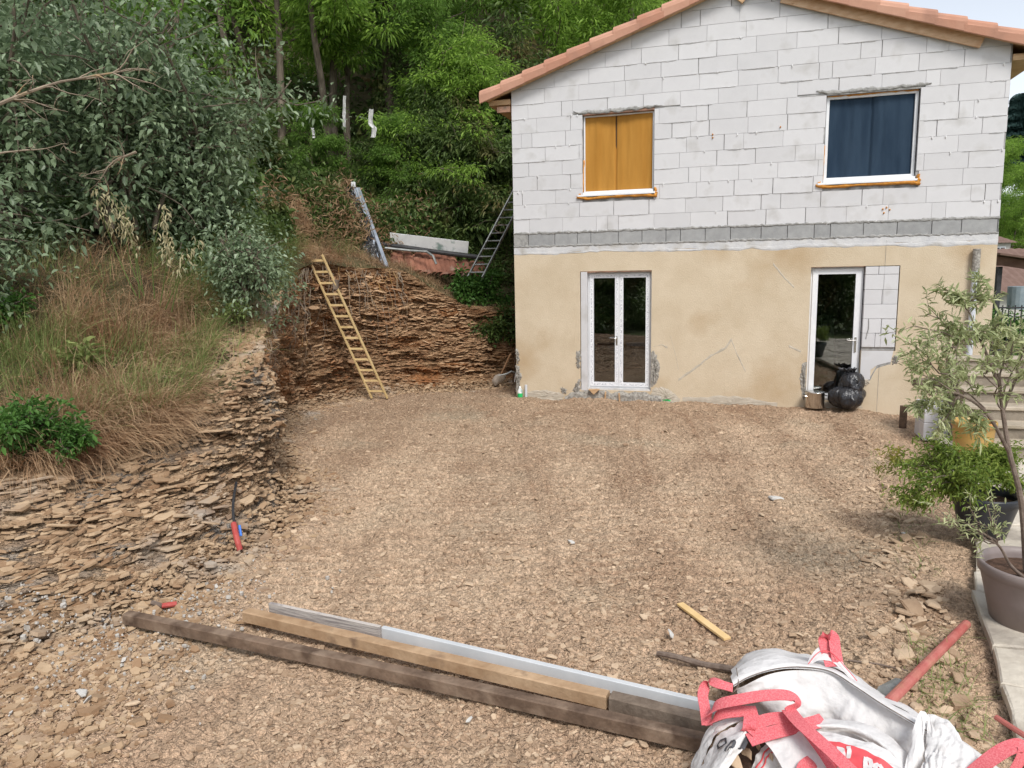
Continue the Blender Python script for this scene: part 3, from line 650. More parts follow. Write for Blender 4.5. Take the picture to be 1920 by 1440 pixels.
# pine boards under the verge
def rake_board(ua,ub,zt,h,y0,y1,name='fascia_board'):
    poly=[(ua,ZE+zt-SL*abs(ua-PK)),(ub,ZE+zt-SL*abs(ub-PK)),(ub-.07,ZE+zt-h-SL*abs(ub-.07-PK)),(ua-.06,ZE+zt-h-SL*abs(ua-.06-PK))]
    mb=MB(HX);mb.prism(poly,y0,y1,axis=1);return mb.build(name,M_fascia,HOU)
rake_board(4.62,7.52,-.015,.185,-.075,-.035)
mb=MB(HX)
mb.prism([(-.42,ZE-.005-SL*(PK+.42)),(PK,ZE-.005),(PK,ZE-.05),(-.42,ZE-.05-SL*(PK+.42))],-.16,-.03,axis=1)
mb.prism([(HL+.42,ZE-.003-SL*(HL+.42-PK)),(PK+.002,ZE-.003),(PK+.002,ZE-.04),(HL+.42,ZE-.04-SL*(HL+.42-PK))],-.16,-.076,axis=1)
mb.build('rake_batten',M_wood,HOU)
mb=MB(HX); ca=[(3.80,6.98),(4.02,6.98),(4.12,6.83),(3.98,6.66),(3.84,6.78)]
mb.prism(ca,-.09,-.03,axis=1); mb.build('wood_offcut',M_wood,HOU)
mb=MB(HX); mb.box((-.26,-.05,5.28),(-.02,.0,5.38)); mb.box((-.06,.2,4.2),(-.012,.30,5.3)); mb.build('eaves_batten',M_tileold,HOU)
# ---- upper windows
def foam_bead(pts,rad,seed,par):
    pts=np.array(pts,float); s=np.linspace(0,len(pts)-1,26); P=np.stack([np.interp(s,range(len(pts)),pts[:,k]) for k in range(3)],1)
    rr=np.random.default_rng(seed); P+=rr.normal(0,.004,P.shape); mb=MB(HX); mb.tube(P,rad*(.65+.6*rr.uniform(0,1,len(P))),7); return mb.build('foam',M_foam,par,smooth=True)
def drape(u0,u1,z0,z1,y,mat,par,split,seed,bulge=0.0):
    n=70;k=14;V=[]
    uu=np.linspace(u0,u1,n)
    for z in np.linspace(z0,z1,k):
        yy=y+.018*fbm(uu*4,z*.5,seed=seed)+.008*vn(uu*14,z*.8,seed=seed+1)+bulge*np.exp(-((uu-split)/.02)**2)*-1
        yy=yy+np.where(np.abs(uu-split)<.012,.03,0)
        V.append(np.stack([uu,yy,np.full(n,z)],1))
    mb=MB(HX);mb.add(np.concatenate(V),[tuple(f) for f in grid_faces(k,n).tolist()]); return mb.build('curtain',mat,par,smooth=True)
for q,(Wd,cm) in enumerate(((W1,M_curt),(W2,M_blue))):
    u0,u1,z0,z1=Wd
    # frame parts 2 rails 2 stiles, proud inside reveal
    mb=MB(HX); y0,y1=.075,.135; t=(.022,.045)[q]
    mb.box((u0+.012,y0,z0+.03),(u0+.012+t,y1,z1-.05)); mb.box((u1-.012-t,y0,z0+.03),(u1-.012,y1,z1-.05)); mb.box((u0+.012+t,y0,z0+.03),(u1-.012-t,y1,z0+.03+t)); mb.box((u0+.012+t,y0,z1-.05-t),(u1-.012-t,y1,z1-.05))
    win=mb.build('window',M_pvc,HOU)
    ins=t+.012
    drape(u0+ins,u1-ins,z0+.03+t,z1-.05-t,.115,cm,win,(u0+u1)/2+(-.05 if q==0 else .02),40+q)
    mb=MB(HX); mb.box((u0-.09,-.045,z0-.045),(u1+.03,.07,z0-.012),bev=.004); mb.box((u0+.0,-.012,z0-.011),(u1-.01,.074,z0+.03),bev=.004); fixn(mb.build('sill',M_pvc,win))
    foam_bead([(u0-.10,-.02,z0-.05),(u0+.1,-.012,z0-.075),((u0+u1)/2,-.01,z0-.06),(u1-.12,-.012,z0-.06),(u1+.02,-.03,z0-.085),(u1+.05,-.02,z0-.02)],.030,10+q,win)
    foam_bead([(u1+.045,-.01,z0-.10),(u1+.03,-.02,z0-.03),(u1+.03,-.01,z0+.05)],.022,12+q,win)
    foam_bead([(u0-.1,-.015,z0-.045),(u0-.06,-.01,z0-.0),(u0-.005,.03,z0+.02),(u0+.01,.07,z0+.6)],.012,13+q,win)
    foam_bead([(u0+.02,.08,z1-.04),((u0+u1)/2,.07,z1-.035),(u1-.02,.08,z1-.04)],.024 if q else .010,14+q,win)
    ragged('lintel_mortar',M_mort,[(u0-.16,z1+.035),(u0+.2,z1+.03),(u1-.2,z1+.028),(u1+.14,z1+.03)],[(u0-.16,z1+.02),(u0+.05,z1-.03),((u0+u1)/2,z1-.035),(u1-.05,z1-.015),(u1+.14,z1+.014)],-.004,.012,HOU,n=110,amp=.016,seed=20+q,fr=12)
    mb=MB(HX); mb.box((u0+.002,.0,z1-.045),(u1-.002,.13,z1-.002)); mb.build('lintel_soffit',M_mort if q else M_tileold,HOU)
    mb=MB(HX); mb.box((u0+.06,.16,z0),(u1-.06,.17,z1)); mb.build('shade_backing',M_dark,win)
# foam spots on the blocks
mb=MB(HX); rf=np.random.default_rng(3)
for (px,py) in ((1336,252),(1336,258),(1463,238),(1655,392),(1668,393),(1657,399),(1662,389)):
    u,z=hface(px,py,.01); mb.tube([(u,-.004,z-.012),(u+.004,-.018,z),(u,-.004,z+.012)],[.008,.014,.006],6)
mb.build('foam_spots',M_foam,HOU)
# ---- left french door
u0,u1,z0,z1=D1
mb=MB(HX); mb.box((u0+.012,-.004,z0-.02),(u0+.13,.30,z1-.012),bev=.004); fixn(mb.build('jamb_block',M_aac,HOU))
fu0,fu1=1.388,2.548; fz0,fz1=.225,2.36; t=.05; y0=.10
def frame4(mb,a,b,c,d,t,y0,y1):
    mb.box((a,y0,c),(a+t,y1,d)); mb.box((b-t,y0,c),(b,y1,d)); mb.box((a+t,y0,c),(b-t,y1,c+t)); mb.box((a+t,y0,d-t),(b-t,y1,d))
mb=MB(HX); frame4(mb,fu0,fu1,fz0,fz1,t,y0,y0+.07); dfr=mb.build('door_frame',M_pvc,HOU)
mid=(fu0+fu1)/2-.01
for (a,b) in ((fu0+t*.6,mid),(mid+.006,fu1-t*.6)):
    mb=MB(HX); frame4(mb,a,b,fz0+t*.6,fz1-t*.6,.072,y0-.02,y0+.05); lf=mb.build('door_leaf',M_pvc,HOU)
    mb=MB(HX); 
    for (p,q,c,d) in ((a+.02,a+.052,fz0+.06,fz1-.06),(b-.052,b-.02,fz0+.06,fz1-.06),(a+.06,b-.06,fz0+.05,fz0+.078),(a+.06,b-.06,fz1-.078,fz1-.05)): mb.box((p,y0-.022,c),(q,y0-.0202,d))
    mb.build('protective_film',M_film,lf)
    mb=MB(HX); mb.box((a+.07,y0+.01,fz0+.10),(b-.07,y0+.018,fz1-.10)); mb.build('pane',M_glass,lf)
mb=MB(HX); hz=1.12; mb.box((mid-.05,y0-.032,hz-.09),(mid-.02,y0-.0225,hz+.07)); mb.tube([(mid-.035,y0-.03,hz+.04),(mid-.035,y0-.075,hz+.04),(mid-.06,y0-.08,hz+.04),(mid-.16,y0-.078,hz+.042)],.009,8); mb.build('handle',M_metal,HOU)
mb=MB(HX); mb.box((fu0-.0,.02,.165),(fu1,.30,.222)); mb.build('door_sill',M_band,HOU)
mb=MB(HX); mb.box((u0+.004,.0,z1-.022),(u1-.004,.16,z1-.0035)); mb.build('lintel_shade_strip',M_tileold,HOU)  # dark strip put in for the shade under the lintel
# foot of the wall: rough concrete footing
ragged('rough_footing',M_broken,[(.95,.06),(1.2,.17),(1.6,.165),(2.6,.165),(2.75,.10)],[(.95,-.1),(1.6,-.12),(2.75,-.12)],0,.03,HOU,n=140,amp=.03,seed=51,fr=7)
mb=MB(HX); mb.prism([(1.42,.21),(1.63,.215),(1.52,.115)],-.10,-.02,axis=1); mb.build('wedge',M_wood,HOU)
mb=MB(HX); mb.beam((1.72,-.045,-.06),(1.735,-.05,.17),.03,.025,up=(1,0,0)); mb.beam((2.0,-.045,-.08),(1.985,-.05,.15),.028,.025,up=(1,0,0)); mb.build('wood_peg',M_wood,HOU)
# broken render patches
def patch(poly,mat,th,seed,name='broken_render'):
    """irregular raised/roughened patch from a polygon in facade coords"""
    P=np.array(poly,float); c=P.mean(0); n=40; a=np.linspace(0,len(P),n,endpoint=False); Q=np.array([P[int(t)%len(P)]*(1-(t%1))+P[(int(t)+1)%len(P)]*(t%1) for t in a])
    rr=np.random.default_rng(seed); Q=Q+rr.normal(0,.012,Q.shape); V=[];K=6
    for k in range(K):
        f=k/(K-1); R=c+(Q-c)*(1-f*.97); off=th*(.2+.8*min(1,f*4))*(1+.8*rr.uniform(-1,1,n)) if k else np.zeros(n)-.001
        V.append(np.stack([R[:,0],-off,R[:,1]],1))
    mb=MB(HX); F=[(k*n+i,k*n+(i+1)%n,(k+1)*n+(i+1)%n,(k+1)*n+i) for k in range(K-1) for i in range(n)]
    mb.add(np.concatenate(V),F); return mb.build(name,mat,HOU)
patch([(2.555,.92),(2.60,.95),(2.66,.85),(2.72,.62),(2.70,.45),(2.62,.3),(2.555,.24)],M_broken,.014,1)
patch([(2.56,.24),(2.75,.30),(2.95,.2),(3.1,.05),(3.0,-.1),(2.6,-.1)],M_pale,.007,2)
patch([(1.16,.85),(1.25,.95),(1.253,.6),(1.2,.58)],M_broken,.012,3)
patch([(1.253,.4),(1.253,.12),(1.10,.15),(1.14,.25),(1.2,.33)],M_broken,.012,4)
patch([(.0,.95),(.05,.93),(.08,.75),(.05,.66),(.0,.64)],M_broken,.016,5)
patch([(.0,.62),(.06,.6),(.10,.42),(.06,.2),(.0,.1)],M_broken,.016,6)
patch([(.86,.22),(1.0,.2),(.98,.1),(.9,.11)],M_broken,.010,7)
patch([(.2,.12),(.6,.16),(.95,.1),(.9,-.1),(.15,-.1)],M_pale,.006,8)
patch([(3.1,.1),(4.0,.14),(4.8,.06),(4.8,-.15),(3.1,-.15)],M_pale,.004,9)
patch([(5.13,.75),(5.2,.8),(5.2,.1),(5.16,.12),(5.10,.5)],M_broken,.010,10)
patch([(5.2,.09),(6.1,.09),(6.12,.0),(5.7,-.04),(5.3,.0)],M_pale,.008,11)
# scrape marks: thin pale streaks
def streak(pts,w_,mat,name='scrape_mark'):
    pts=np.array(pts,float); n=24;s=np.linspace(0,len(pts)-1,n); P=np.stack([np.interp(s,range(len(pts)),pts[:,k]) for k in (0,1)],1); 
    ragged(name,mat,P+np.array([0,w_/2]),P-np.array([0,w_/2]),0,.0025,HOU,n=40,amp=.012,seed=int(pts[0,0]*100)%90,fr=12)
streak([(3.05,.42),(3.3,.6),(3.6,.85),(3.85,1.0),(3.95,1.15)],.05,M_pale)
streak([(3.95,1.15),(4.05,.9),(4.2,.6)],.05,M_pale); streak([(4.6,2.45),(4.8,2.2),(4.95,2.05)],.04,M_pale); streak([(2.6,1.02),(2.75,1.04),(2.85,1.0)],.02,M_pale)
streak([(2.9,1.2),(3.0,.85),(3.05,.6)],.03,M_pale); streak([(4.9,1.05),(5.1,.95)],.03,M_pale); streak([(3.85,.35),(3.86,.1),(3.87,-.05)],.04,M_pale)
# ---- right door
fu0,fu1,fz0,fz1=5.215,6.03,.11,2.375; t=.045
mb=MB(HX); frame4(mb,fu0,fu1,fz0,fz1,t,.09,.16); mb.build('door_frame',M_pvc,HOU)
mb=MB(HX); frame4(mb,fu0+.03,fu1-.03,fz0+.03,fz1-.03,.085,.07,.14); lf=mb.build('door_leaf',M_pvc,HOU)
mb=MB(HX); mb.box((fu0+.11,.10,fz0+.11),(fu1-.11,.108,fz1-.11)); mb.build('pane',M_glass,lf)
hx=fu1-.075; mb=MB(HX); mb.box((hx-.015,.055,.95),(hx+.015,.0695,1.20)); mb.tube([(hx,.06,1.15),(hx,.015,1.15),(hx-.03,.01,1.15),(hx-.13,.012,1.152)],.009,8); mb.build('handle',M_metal,lf)
mb=MB(HX); mb.box((5.21,-.0,2.377),(6.035,.16,2.3845)); mb.build('lintel_shade_strip',M_tileold,HOU)  # thin dark strip standing in for lintel shade over the right door
# infill blocks beside the door
zr=2.372; rows=[(.13,.50),(.28,.5),(.24,.42),(.24,.5),(.24,.33),(.24,.45),(.24,.3),(.235,.5)]
ri=np.random.default_rng(6); rowspec=[(.13,[.2]),(.25,[]),(.24,[.27]),(.24,[]),(.24,[.28]),(.235,[.2]),(.235,[.25]),(.235,[])]
z=zr
for i,(h,cs) in enumerate(rowspec):
    a=6.045; ends=cs+[.505]; 
    for e in ends:
        b=6.045+e; lo=z-h
        if b>I2[1]-.0: b=I2[1]-.008
        mb=MB(HX); mb.box((a,-.004+ri.uniform(-.004,.004),max(lo,.985)+.0045),(b-.006,.2,z),bev=.004,r=ri.uniform()); fixn(mb.build('infill_block',M_aac,HOU,rnd=True)); a=b
    z-=h
    if z<1.1: break
# the lower infill that steps out to the ragged edge
mb=MB(HX); mb.prism([(6.045,.984),(6.53,.984),(6.5,.80),(6.30,.74),(6.20,.66),(6.20,.50),(6.045,.46)],-.007,.0,axis=1,r=.5); mb.build('infill_block',M_aac,HOU,rnd=True)
mb=MB(HX); mb.box((6.046,.03,.986),(6.552,.31,2.38)); mb.build('infill_backing',M_joint,HOU)
streak([(6.045,.47),(6.2,.5),(6.3,.72),(6.5,.79)],.05,M_mort,'mortar_bead'); patch([(6.045,.46),(6.19,.5),(6.2,.44),(6.045,.30)],M_pale,.012,12)
patch([(6.52,.9),(6.6,.92),(6.62,.78),(6.53,.74)],M_broken,.010,13)
mb=MB(HX); mb.tube([(6.13,-.012,1.52),(6.135,-.02,1.36),(6.10,-.012,1.18)],.006,5); mb.build('dark_streak',M_mort,HOU)
# downpipe at the right
mb=MB(HX); mb.tube([(7.62,-.07,.1),(7.62,-.07,2.30)],.048,14); dp=mb.build('downpipe',M_pipe,HOU,smooth=False)
mb=MB(HX); mb.tube([(7.62,-.07,2.28),(7.62,-.07,2.62)],.056,14); mb.build('collar',M_broken,dp)
mb=MB(HX); mb.box((7.55,-.06,1.2),(7.69,-.01,1.24)); mb.build('bracket',M_pipe,dp)
# thin vertical cable line
mb=MB(HX); mb.tube([(6.33,-.004,-.1),(6.33,-.004,2.8)],.002,4); mb.build('chalk_line',M_joint,HOU)
# things in the room behind the glass
def ibox(name,label,cat,a,b,mat):
    mb=MB(HX); mb.box(a,b,bev=.01); return tag(fixn(mb.build(name,mat)),label,cat)
M_card=pmat('reddish_cardboard',(.22,.09,.05),(.38,.2,.13),scale=5,rough=.9,c3=(.5,.45,.42),s3=4,f3=(.55,.6))
M_apron=pmat('green_cloth',(.10,.14,.09),(.16,.20,.13),scale=3,rough=.95)
ibox('storage_box','reddish cardboard box on the floor behind the right glass door','box',(5.2,.55,.07),(5.75,.95,.55),M_card)
ibox('storage_box','smaller pink and white carton on top of the reddish box behind the right door','box',(5.28,.6,.56),(5.6,.9,.80),M_card)
mb=MB(HX); V=[];
for i,z in enumerate(np.linspace(.55,1.55,12)):
    for j,u in enumerate(np.linspace(0,1,10)): V.append((5.28+.42*(u)*(1-.25*i/11)+.06*i/11,.52+.03*math.sin(u*9+i*.4),z))
mb.add(V,[tuple(f) for f in grid_faces(12,10).tolist()]); tag(mb.build('hanging_cloth',M_apron,smooth=True),'grey green apron hanging inside behind the right glass door','cloth')
ibox('cabinet','dark wooden cabinet standing inside at the right of the glass door','cabinet',(5.8,1.0,.07),(6.6,1.5,1.05),M_dark)
# ================================================================ VEGETATION
def leafmat(name,c1,c2,c3=None,tr=.35,rough=.55,s=3.,spec=.35): return pmat(name,c1,c2,scale=s,attr=.65,rough=rough,spec=spec,translucent=tr,c3=c3,s3=.8)
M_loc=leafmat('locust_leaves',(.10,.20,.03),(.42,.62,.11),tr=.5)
M_loc2=leafmat('shaded_locust_leaves',(.08,.16,.03),(.28,.46,.09),tr=.5)  # darker copy of the locust leaves, shade put into the colour
M_lil=leafmat('blue_green_leaves',(.085,.14,.065),(.40,.50,.31),tr=.42,rough=.38,spec=.5)
M_und=leafmat('undergrowth_leaves',(.045,.09,.025),(.16,.23,.06),(.22,.16,.07),tr=.35)
M_fern=leafmat('fresh_green_leaves',(.04,.11,.02),(.12,.25,.05),tr=.3)
M_bark=pmat('grey_brown_bark',(.09,.07,.05),(.21,.17,.13),scale=9,stretch=(1,1,.25),rough=.95,bump=.9,bscale=22,bdist=.02)
M_twig=pmat('dead_twigs',(.20,.155,.115),(.34,.27,.20),scale=6,rough=.9,c3=(.42,.24,.08),s3=3)
M_dry=pmat('dry_grass',(.30,.18,.10),(.62,.44,.27),scale=2,attr=.6,rough=.8,translucent=.25,c3=(.33,.17,.09),s3=1.2)
M_grn=pmat('green_grass',(.13,.20,.055),(.38,.43,.16),scale=2,attr=.6,rough=.7,translucent=.3)
M_oat=pmat('oat_heads',(.42,.36,.2),(.6,.55,.36),scale=5,attr=.5,rough=.8,translucent=.3)
M_olv=leafmat('olive_leaves',(.24,.29,.11),(.62,.64,.38),tr=.3,rough=.45)
M_map=leafmat('feathery_maple_leaves',(.11,.19,.03),(.30,.36,.07),(.40,.22,.05),tr=.35,s=6)
def leaves(pos,d,L,Wd,r,droop=.25,fold=.25,quad=True):
    """leaf blades at pos pointing along unit d; 6 verts, two folded halves"""
    n=len(pos); up=np.array([0,0,1.])+r.normal(0,.45,(n,3)); sd=np.cross(d,up); sd/=np.linalg.norm(sd,axis=1)[:,None]+1e-9
    nn=np.cross(sd,d); L=np.broadcast_to(L,(n,))[:,None]; Wd=np.broadcast_to(Wd,(n,))[:,None]
    g=np.array([0,0,-1.])
    tip=pos+d*L+g*L*droop; m1=pos+d*L*.35+g*L*droop*.1; m2=pos+d*L*.72+g*L*droop*.45
    if quad:
        v=np.stack([pos,m1+sd*Wd*.5+nn*Wd*fold,m2+sd*Wd*.36+nn*Wd*fold*.7,tip,m2-sd*Wd*.36+nn*Wd*fold*.7,m1-sd*Wd*.5+nn*Wd*fold],1); fs=np.array([[0,1,2,3],[0,3,4,5]])
    else:
        v=np.stack([pos,m1+sd*Wd*.5,tip,m1-sd*Wd*.5],1); fs=np.array([[0,1,2,3]])
    return v,fs
def leaf_obj(name,sets,mat,parent=None,kind=None,r=None):
    V=[];F=[];R=[];o=0
    for v,fs in sets:
        n,k=v.shape[:2]; V.append(v.reshape(-1,3)); F.append((np.arange(n)[:,None,None]*k+fs[None]+o).reshape(-1,4)); R.append(np.repeat(r.uniform(0,1,n),k)); o+=n*k
    ob=raw_mesh(name,np.concatenate(V),[np.concatenate(F)],mat,parent,rnd=np.concatenate(R))
    if kind: ob['kind']=kind
    return ob
def rdir(r,n,zb=0.,zs=1.):
    d=r.normal(0,1,(n,3)); d[:,2]=d[:,2]*zs+zb; return d/np.linalg.norm(d,axis=1)[:,None]
def limb(r,p,d,L,rad,n=7,curl=.25,grav=0.):
    pts=[np.array(p,float)]; d=np.array(d,float)/np.linalg.norm(d)
    for i in range(n): d=d+r.normal(0,curl/2,3)+np.array([0,0,grav]); d/=np.linalg.norm(d); pts.append(pts[-1]+d*L/n)
    return np.array(pts),np.linspace(rad,rad*.25,n+1)
# ---- locust-like tree variants (feathery hanging sprays)
def make_locust(seed,H=9.,lean=(.1,0),base=1.5,nl=15,nf=15000,rad=.13,fl=.135,mat=None,ivy=False,wid=2.6,nm='locust_tree',cat='tree'):
    r=np.random.default_rng(seed); root=thing(nm,'x',cat); tb=MB()
    tr,rd=limb(r,(0,0,-.6),(lean[0],lean[1],1),H,rad,10,.12); rd=np.linspace(rad,rad*.06,11); tb.tube(tr,rd,9)
    spr=[]
    for k in range(nl):
        t=r.uniform(base/H,1.); i=min(int(t*10),9); p=tr[i]+(tr[i+1]-tr[i])*(t*10-i); a=r.uniform(0,6.28); L=wid*(1.15-.6*t)*r.uniform(.7,1.2)
        lp,lr=limb(r,p,(math.cos(a),math.sin(a),r.uniform(.1,.7)),L,rad*.33*(1.2-t),7,.35); tb.tube(lp,lr,5,cap=False)
        for q in range(5):
            j=r.integers(2,8); l2,r2=limb(r,lp[j],rdir(r,1,.1)[0],L*.45,.014,4,.4,-.05); tb.tube(l2,r2,4,cap=False)
            spr+=[l2[-1],l2[-2],l2[2],lp[min(j,7)]]
    tb.build('trunk',M_bark,root)
    spr=np.array(spr); n=nf; c=spr[r.integers(0,len(spr),n)]
    d=rdir(r,n,-.15,.5); p=c+d*(r.uniform(0,1,n)**.6)[:,None]*np.array([.55,.55,.32]); L=fl*r.uniform(.6,1.3,n)
    leaf_obj('crown',[leaves(p,d,L,L*.34,r,droop=.4)],mat or M_loc,root,r=r)
    if ivy:
        n=2600; t=r.uniform(0,.75,n)*10; i=t.astype(int); p=tr[i]+(tr[i+1]-tr[i])*(t-i)[:,None]; a=r.uniform(0,6.28,n); o=np.stack([np.cos(a),np.sin(a),r.normal(0,.3,n)],1)
        leaf_obj('ivy',[leaves(p+o*rad*r.uniform(1,2.6,n)[:,None],o*.6+np.array([0,0,-.5]),.11,.09,r)],M_und,root,r=r)
    return root
def kids(o): return [c for c in bpy.data.objects if c.parent==o]
def dup(root,loc,rz=0,sc=1.,label=None,group=None,scz=None):
    c=root.copy(); COL.objects.link(c); c.location=loc; c.rotation_euler=(0,0,rz); c.scale=(sc,sc,scz or sc)
    for ch in KID[id(root)]:
        k=ch.copy(); COL.objects.link(k); k.parent=c
    if label:c['label']=label
    if group:c['group']=group
    return c
def hill_z(x,y):
    P=HS.reshape(-1,3); d=(P[:,0]-x)**2+(P[:,1]-y)**2; k=np.argsort(d)[:6]; w_=1/(d[k]+.02); return float((P[k,2]*w_).sum()/w_.sum())
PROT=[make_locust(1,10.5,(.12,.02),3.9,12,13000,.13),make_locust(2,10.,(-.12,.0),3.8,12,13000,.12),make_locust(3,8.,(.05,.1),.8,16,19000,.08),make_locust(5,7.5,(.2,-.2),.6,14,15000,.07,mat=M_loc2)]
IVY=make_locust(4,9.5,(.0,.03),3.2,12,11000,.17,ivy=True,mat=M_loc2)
# low bushy understorey tree
UND=make_locust(8,3.4,(.1,.0),.1,20,11000,.05,fl=.16,mat=M_und,wid=1.8,nm='bush',cat='bush')
KID={id(o):kids(o) for o in PROT+[IVY,UND]}
rt=np.random.default_rng(77)
used=set()
def place_tree(proto,x,y,label,group=None,rz=None,sc=1.,z=None,name=None):
    z=hill_z(x,y) if z is None else z; rz=rt.uniform(0,6.28) if rz is None else rz
    if id(proto) not in used:
        used.add(id(proto)); o=proto; o.location=(x,y,z-.1); o.rotation_euler=(0,0,rz); o.scale=(sc,sc,sc); o['label']=label
        if group:o['group']=group
        return o
    return dup(proto,(x,y,z-.1),rz,sc,label,group)
GT='trees on the wooded slope'
def tp(px,y): return float(Yp(px,200,y)[0])
for (pr_,px,y,sc,rz,lb) in [
 (PROT[0],512,19.5,1.0,.3,'tall forked locust tree with bare grey trunk, leftmost clear trunk above the shrubs'),
 (PROT[1],608,20.5,1.0,2.,'straight trunked tree, left stem of the close group of trunks uphill'),
 (PROT[0],628,21.8,1.05,4.0,'slender darker tree, second stem of the close group of trunks uphill'),
 (PROT[1],652,21.0,.95,5.2,'tree leaning slightly right, rightmost stem of the close trunk group'),
 (IVY,735,22.0,1.05,0.,'thick ivy clad tree standing between the trunk group and the house'),
 (IVY,792,24.5,.95,2.,'second ivy clad trunk, further uphill behind the hanging bright sprays'),
 (PROT[2],800,20.2,.72,1.0,'young tree with bright feathery sprays hanging above the white board'),
 (PROT[2],885,21.0,.85,3.1,'young tree with bright green foliage just left of the roof eave'),
 (PROT[3],690,19.3,.42,1.4,'small drooping locust sapling behind the hanging white rags'),
 (PROT[3],910,21.5,.75,4.4,'dark leafy young tree close to the left wall of the house'),
 (PROT[0],432,23.,.9,1.3,'thin trunk tree far left of the forked locust, half hidden by shrubs'),
 (PROT[1],470,25.5,.95,.8,'slim grey trunk tree between shrubs and forked locust'),
 (PROT[2],575,33.,1.05,2.2,'leafy tree in the gap between forked trunk and trunk group'),
 (PROT[3],585,18.6,.42,2.9,'low grey green sapling on the slope above the metal flashing')]:
    place_tree(pr_,tp(px,y),y,lb,None,rz,sc)
k=0
for y in (24,28,33,39,46,53):
    for x in np.arange(-24,30,3.1):
        xx=x+rt.uniform(-1.2,1.2); yy=y+rt.uniform(-1.5,1.5)
        if xx<-.58*yy-3 or xx>yy*.45-1: continue
        if yy<27 and xx>-9 : continue
        if 960+FPX*xx/yy>1330: continue
        place_tree(PROT[[2,3,0,2,1][k%5]],xx,yy,'green locust tree in the dense wood covering the hillside',GT,None,rt.uniform(.95,1.35)); k+=1
for (px,y,sc) in [(560,17.2,.35),(610,18.2,.3),(660,19.3,.3),(705,19.8,.36),(760,20.4,.7),(820,20.2,.8),(880,20.0,.8),(935,20.4,.85),(975,21,.9),(850,22.3,1.1),(930,23.5,1.2),(500,18,.45),(340,17,.9),(250,17,1.),(150,17,1.),(50,17,1.)]:
    lb={560:'small bush left of the top of the zinc flashing',610:'small bush at the top end of the zinc flashing',660:'low bush under the narrow white rag',705:'low bush under the wide white rag',760:'dark bush straight above the white board',820:'dark bush above the right end of the white board',880:'dark bush above the right end of the black pipe',935:'dark bush above the metal ladder',975:'dark bush half hidden by the left wall of the house',850:'large dark bush uphill behind the bright hanging sprays',930:'largest dark bush uphill under the roof eave',500:'small bush at the right border of the blue green thicket',340:'dark bush behind the third blue green shrub',250:'dark bush behind the wild oats thicket',150:'dark bush behind the two left shrubs',50:'dark bush behind the corner shrub'}[px]
    place_tree(UND,tp(px,y),y,lb,'undergrowth bushes on the slope',None,sc)
# ---- ground cover of the slope (ivy, bramble, litter)
def cover(name,a0,a1,b0,b1,n,L,mat,seed,label,cat,zb=.6,lift=.12):
    r=np.random.default_rng(seed); p=hill_pts(r.uniform(a0,a1,n),r.uniform(b0,b1,n)); m=fbm(p[:,0]*1.2,p[:,1]*1.2,seed=seed,o=2)
    p[:,2]+=np.abs(r.normal(0,lift,n))*(1+m)+.02; d=rdir(r,n,zb); d[:,1]-=.5; d/=np.linalg.norm(d,axis=1)[:,None]
    L=L*r.uniform(.5,1.4,n)*(1+.3*m); return tag(leaf_obj(name,[leaves(p,d,L,L*(.55 if mat!=M_dry else .12),r)],mat,None,'stuff',r),label,cat)
cover('ground_cover',.28,.98,1.15,2.6,60000,.10,M_und,81,'dark ivy, bramble and weeds covering the steep slope under the trees','undergrowth',lift=.18)
cover('forest_floor',.0,1.,2.5,3.25,26000,.22,M_und,82,'low green growth on the forest floor between the trunks','undergrowth',lift=.25)
cover('leafy_weeds',.865,.97,.0,1.0,5000,.085,M_fern,83,'dense green weeds growing between the rock cut and the house corner','weeds',lift=.15)
# ---- grass: blades as bent strips
def blades(name,base,lean,L,Wd,mat,seed,label,cat,droop=.6,seg=4):
    r=np.random.default_rng(seed); n=len(base); sd=np.cross(lean,[0,0,1.]); sd/=np.linalg.norm(sd,axis=1)[:,None]+1e-9; sd=sd+r.normal(0,.4,(n,3)); 
    L=L[:,None];Wd=Wd[:,None]; V=[];up=np.array([0,0,1.]); d=lean.copy(); p=base.copy(); dr=(droop*r.uniform(.4,1.5,n))[:,None]
    for i in range(seg+1):
        w_=Wd*(1-i/seg*.85)*.5; V+= [p-sd*w_,p+sd*w_]; d=d-up*dr*(i+1)/seg*.55; d/=np.linalg.norm(d,axis=1)[:,None]; p=p+d*L/seg
    V=np.stack(V,1); fs=np.array([[2*i,2*i+1,2*i+3,2*i+2] for i in range(seg)]); k=2*(seg+1)
    F=(np.arange(n)[:,None,None]*k+fs[None]).reshape(-1,4)
    o=raw_mesh(name,V.reshape(-1,3),[F],mat,rnd=np.repeat(r.uniform(0,1,n),k)); return tag(o,label,cat,kind='stuff')
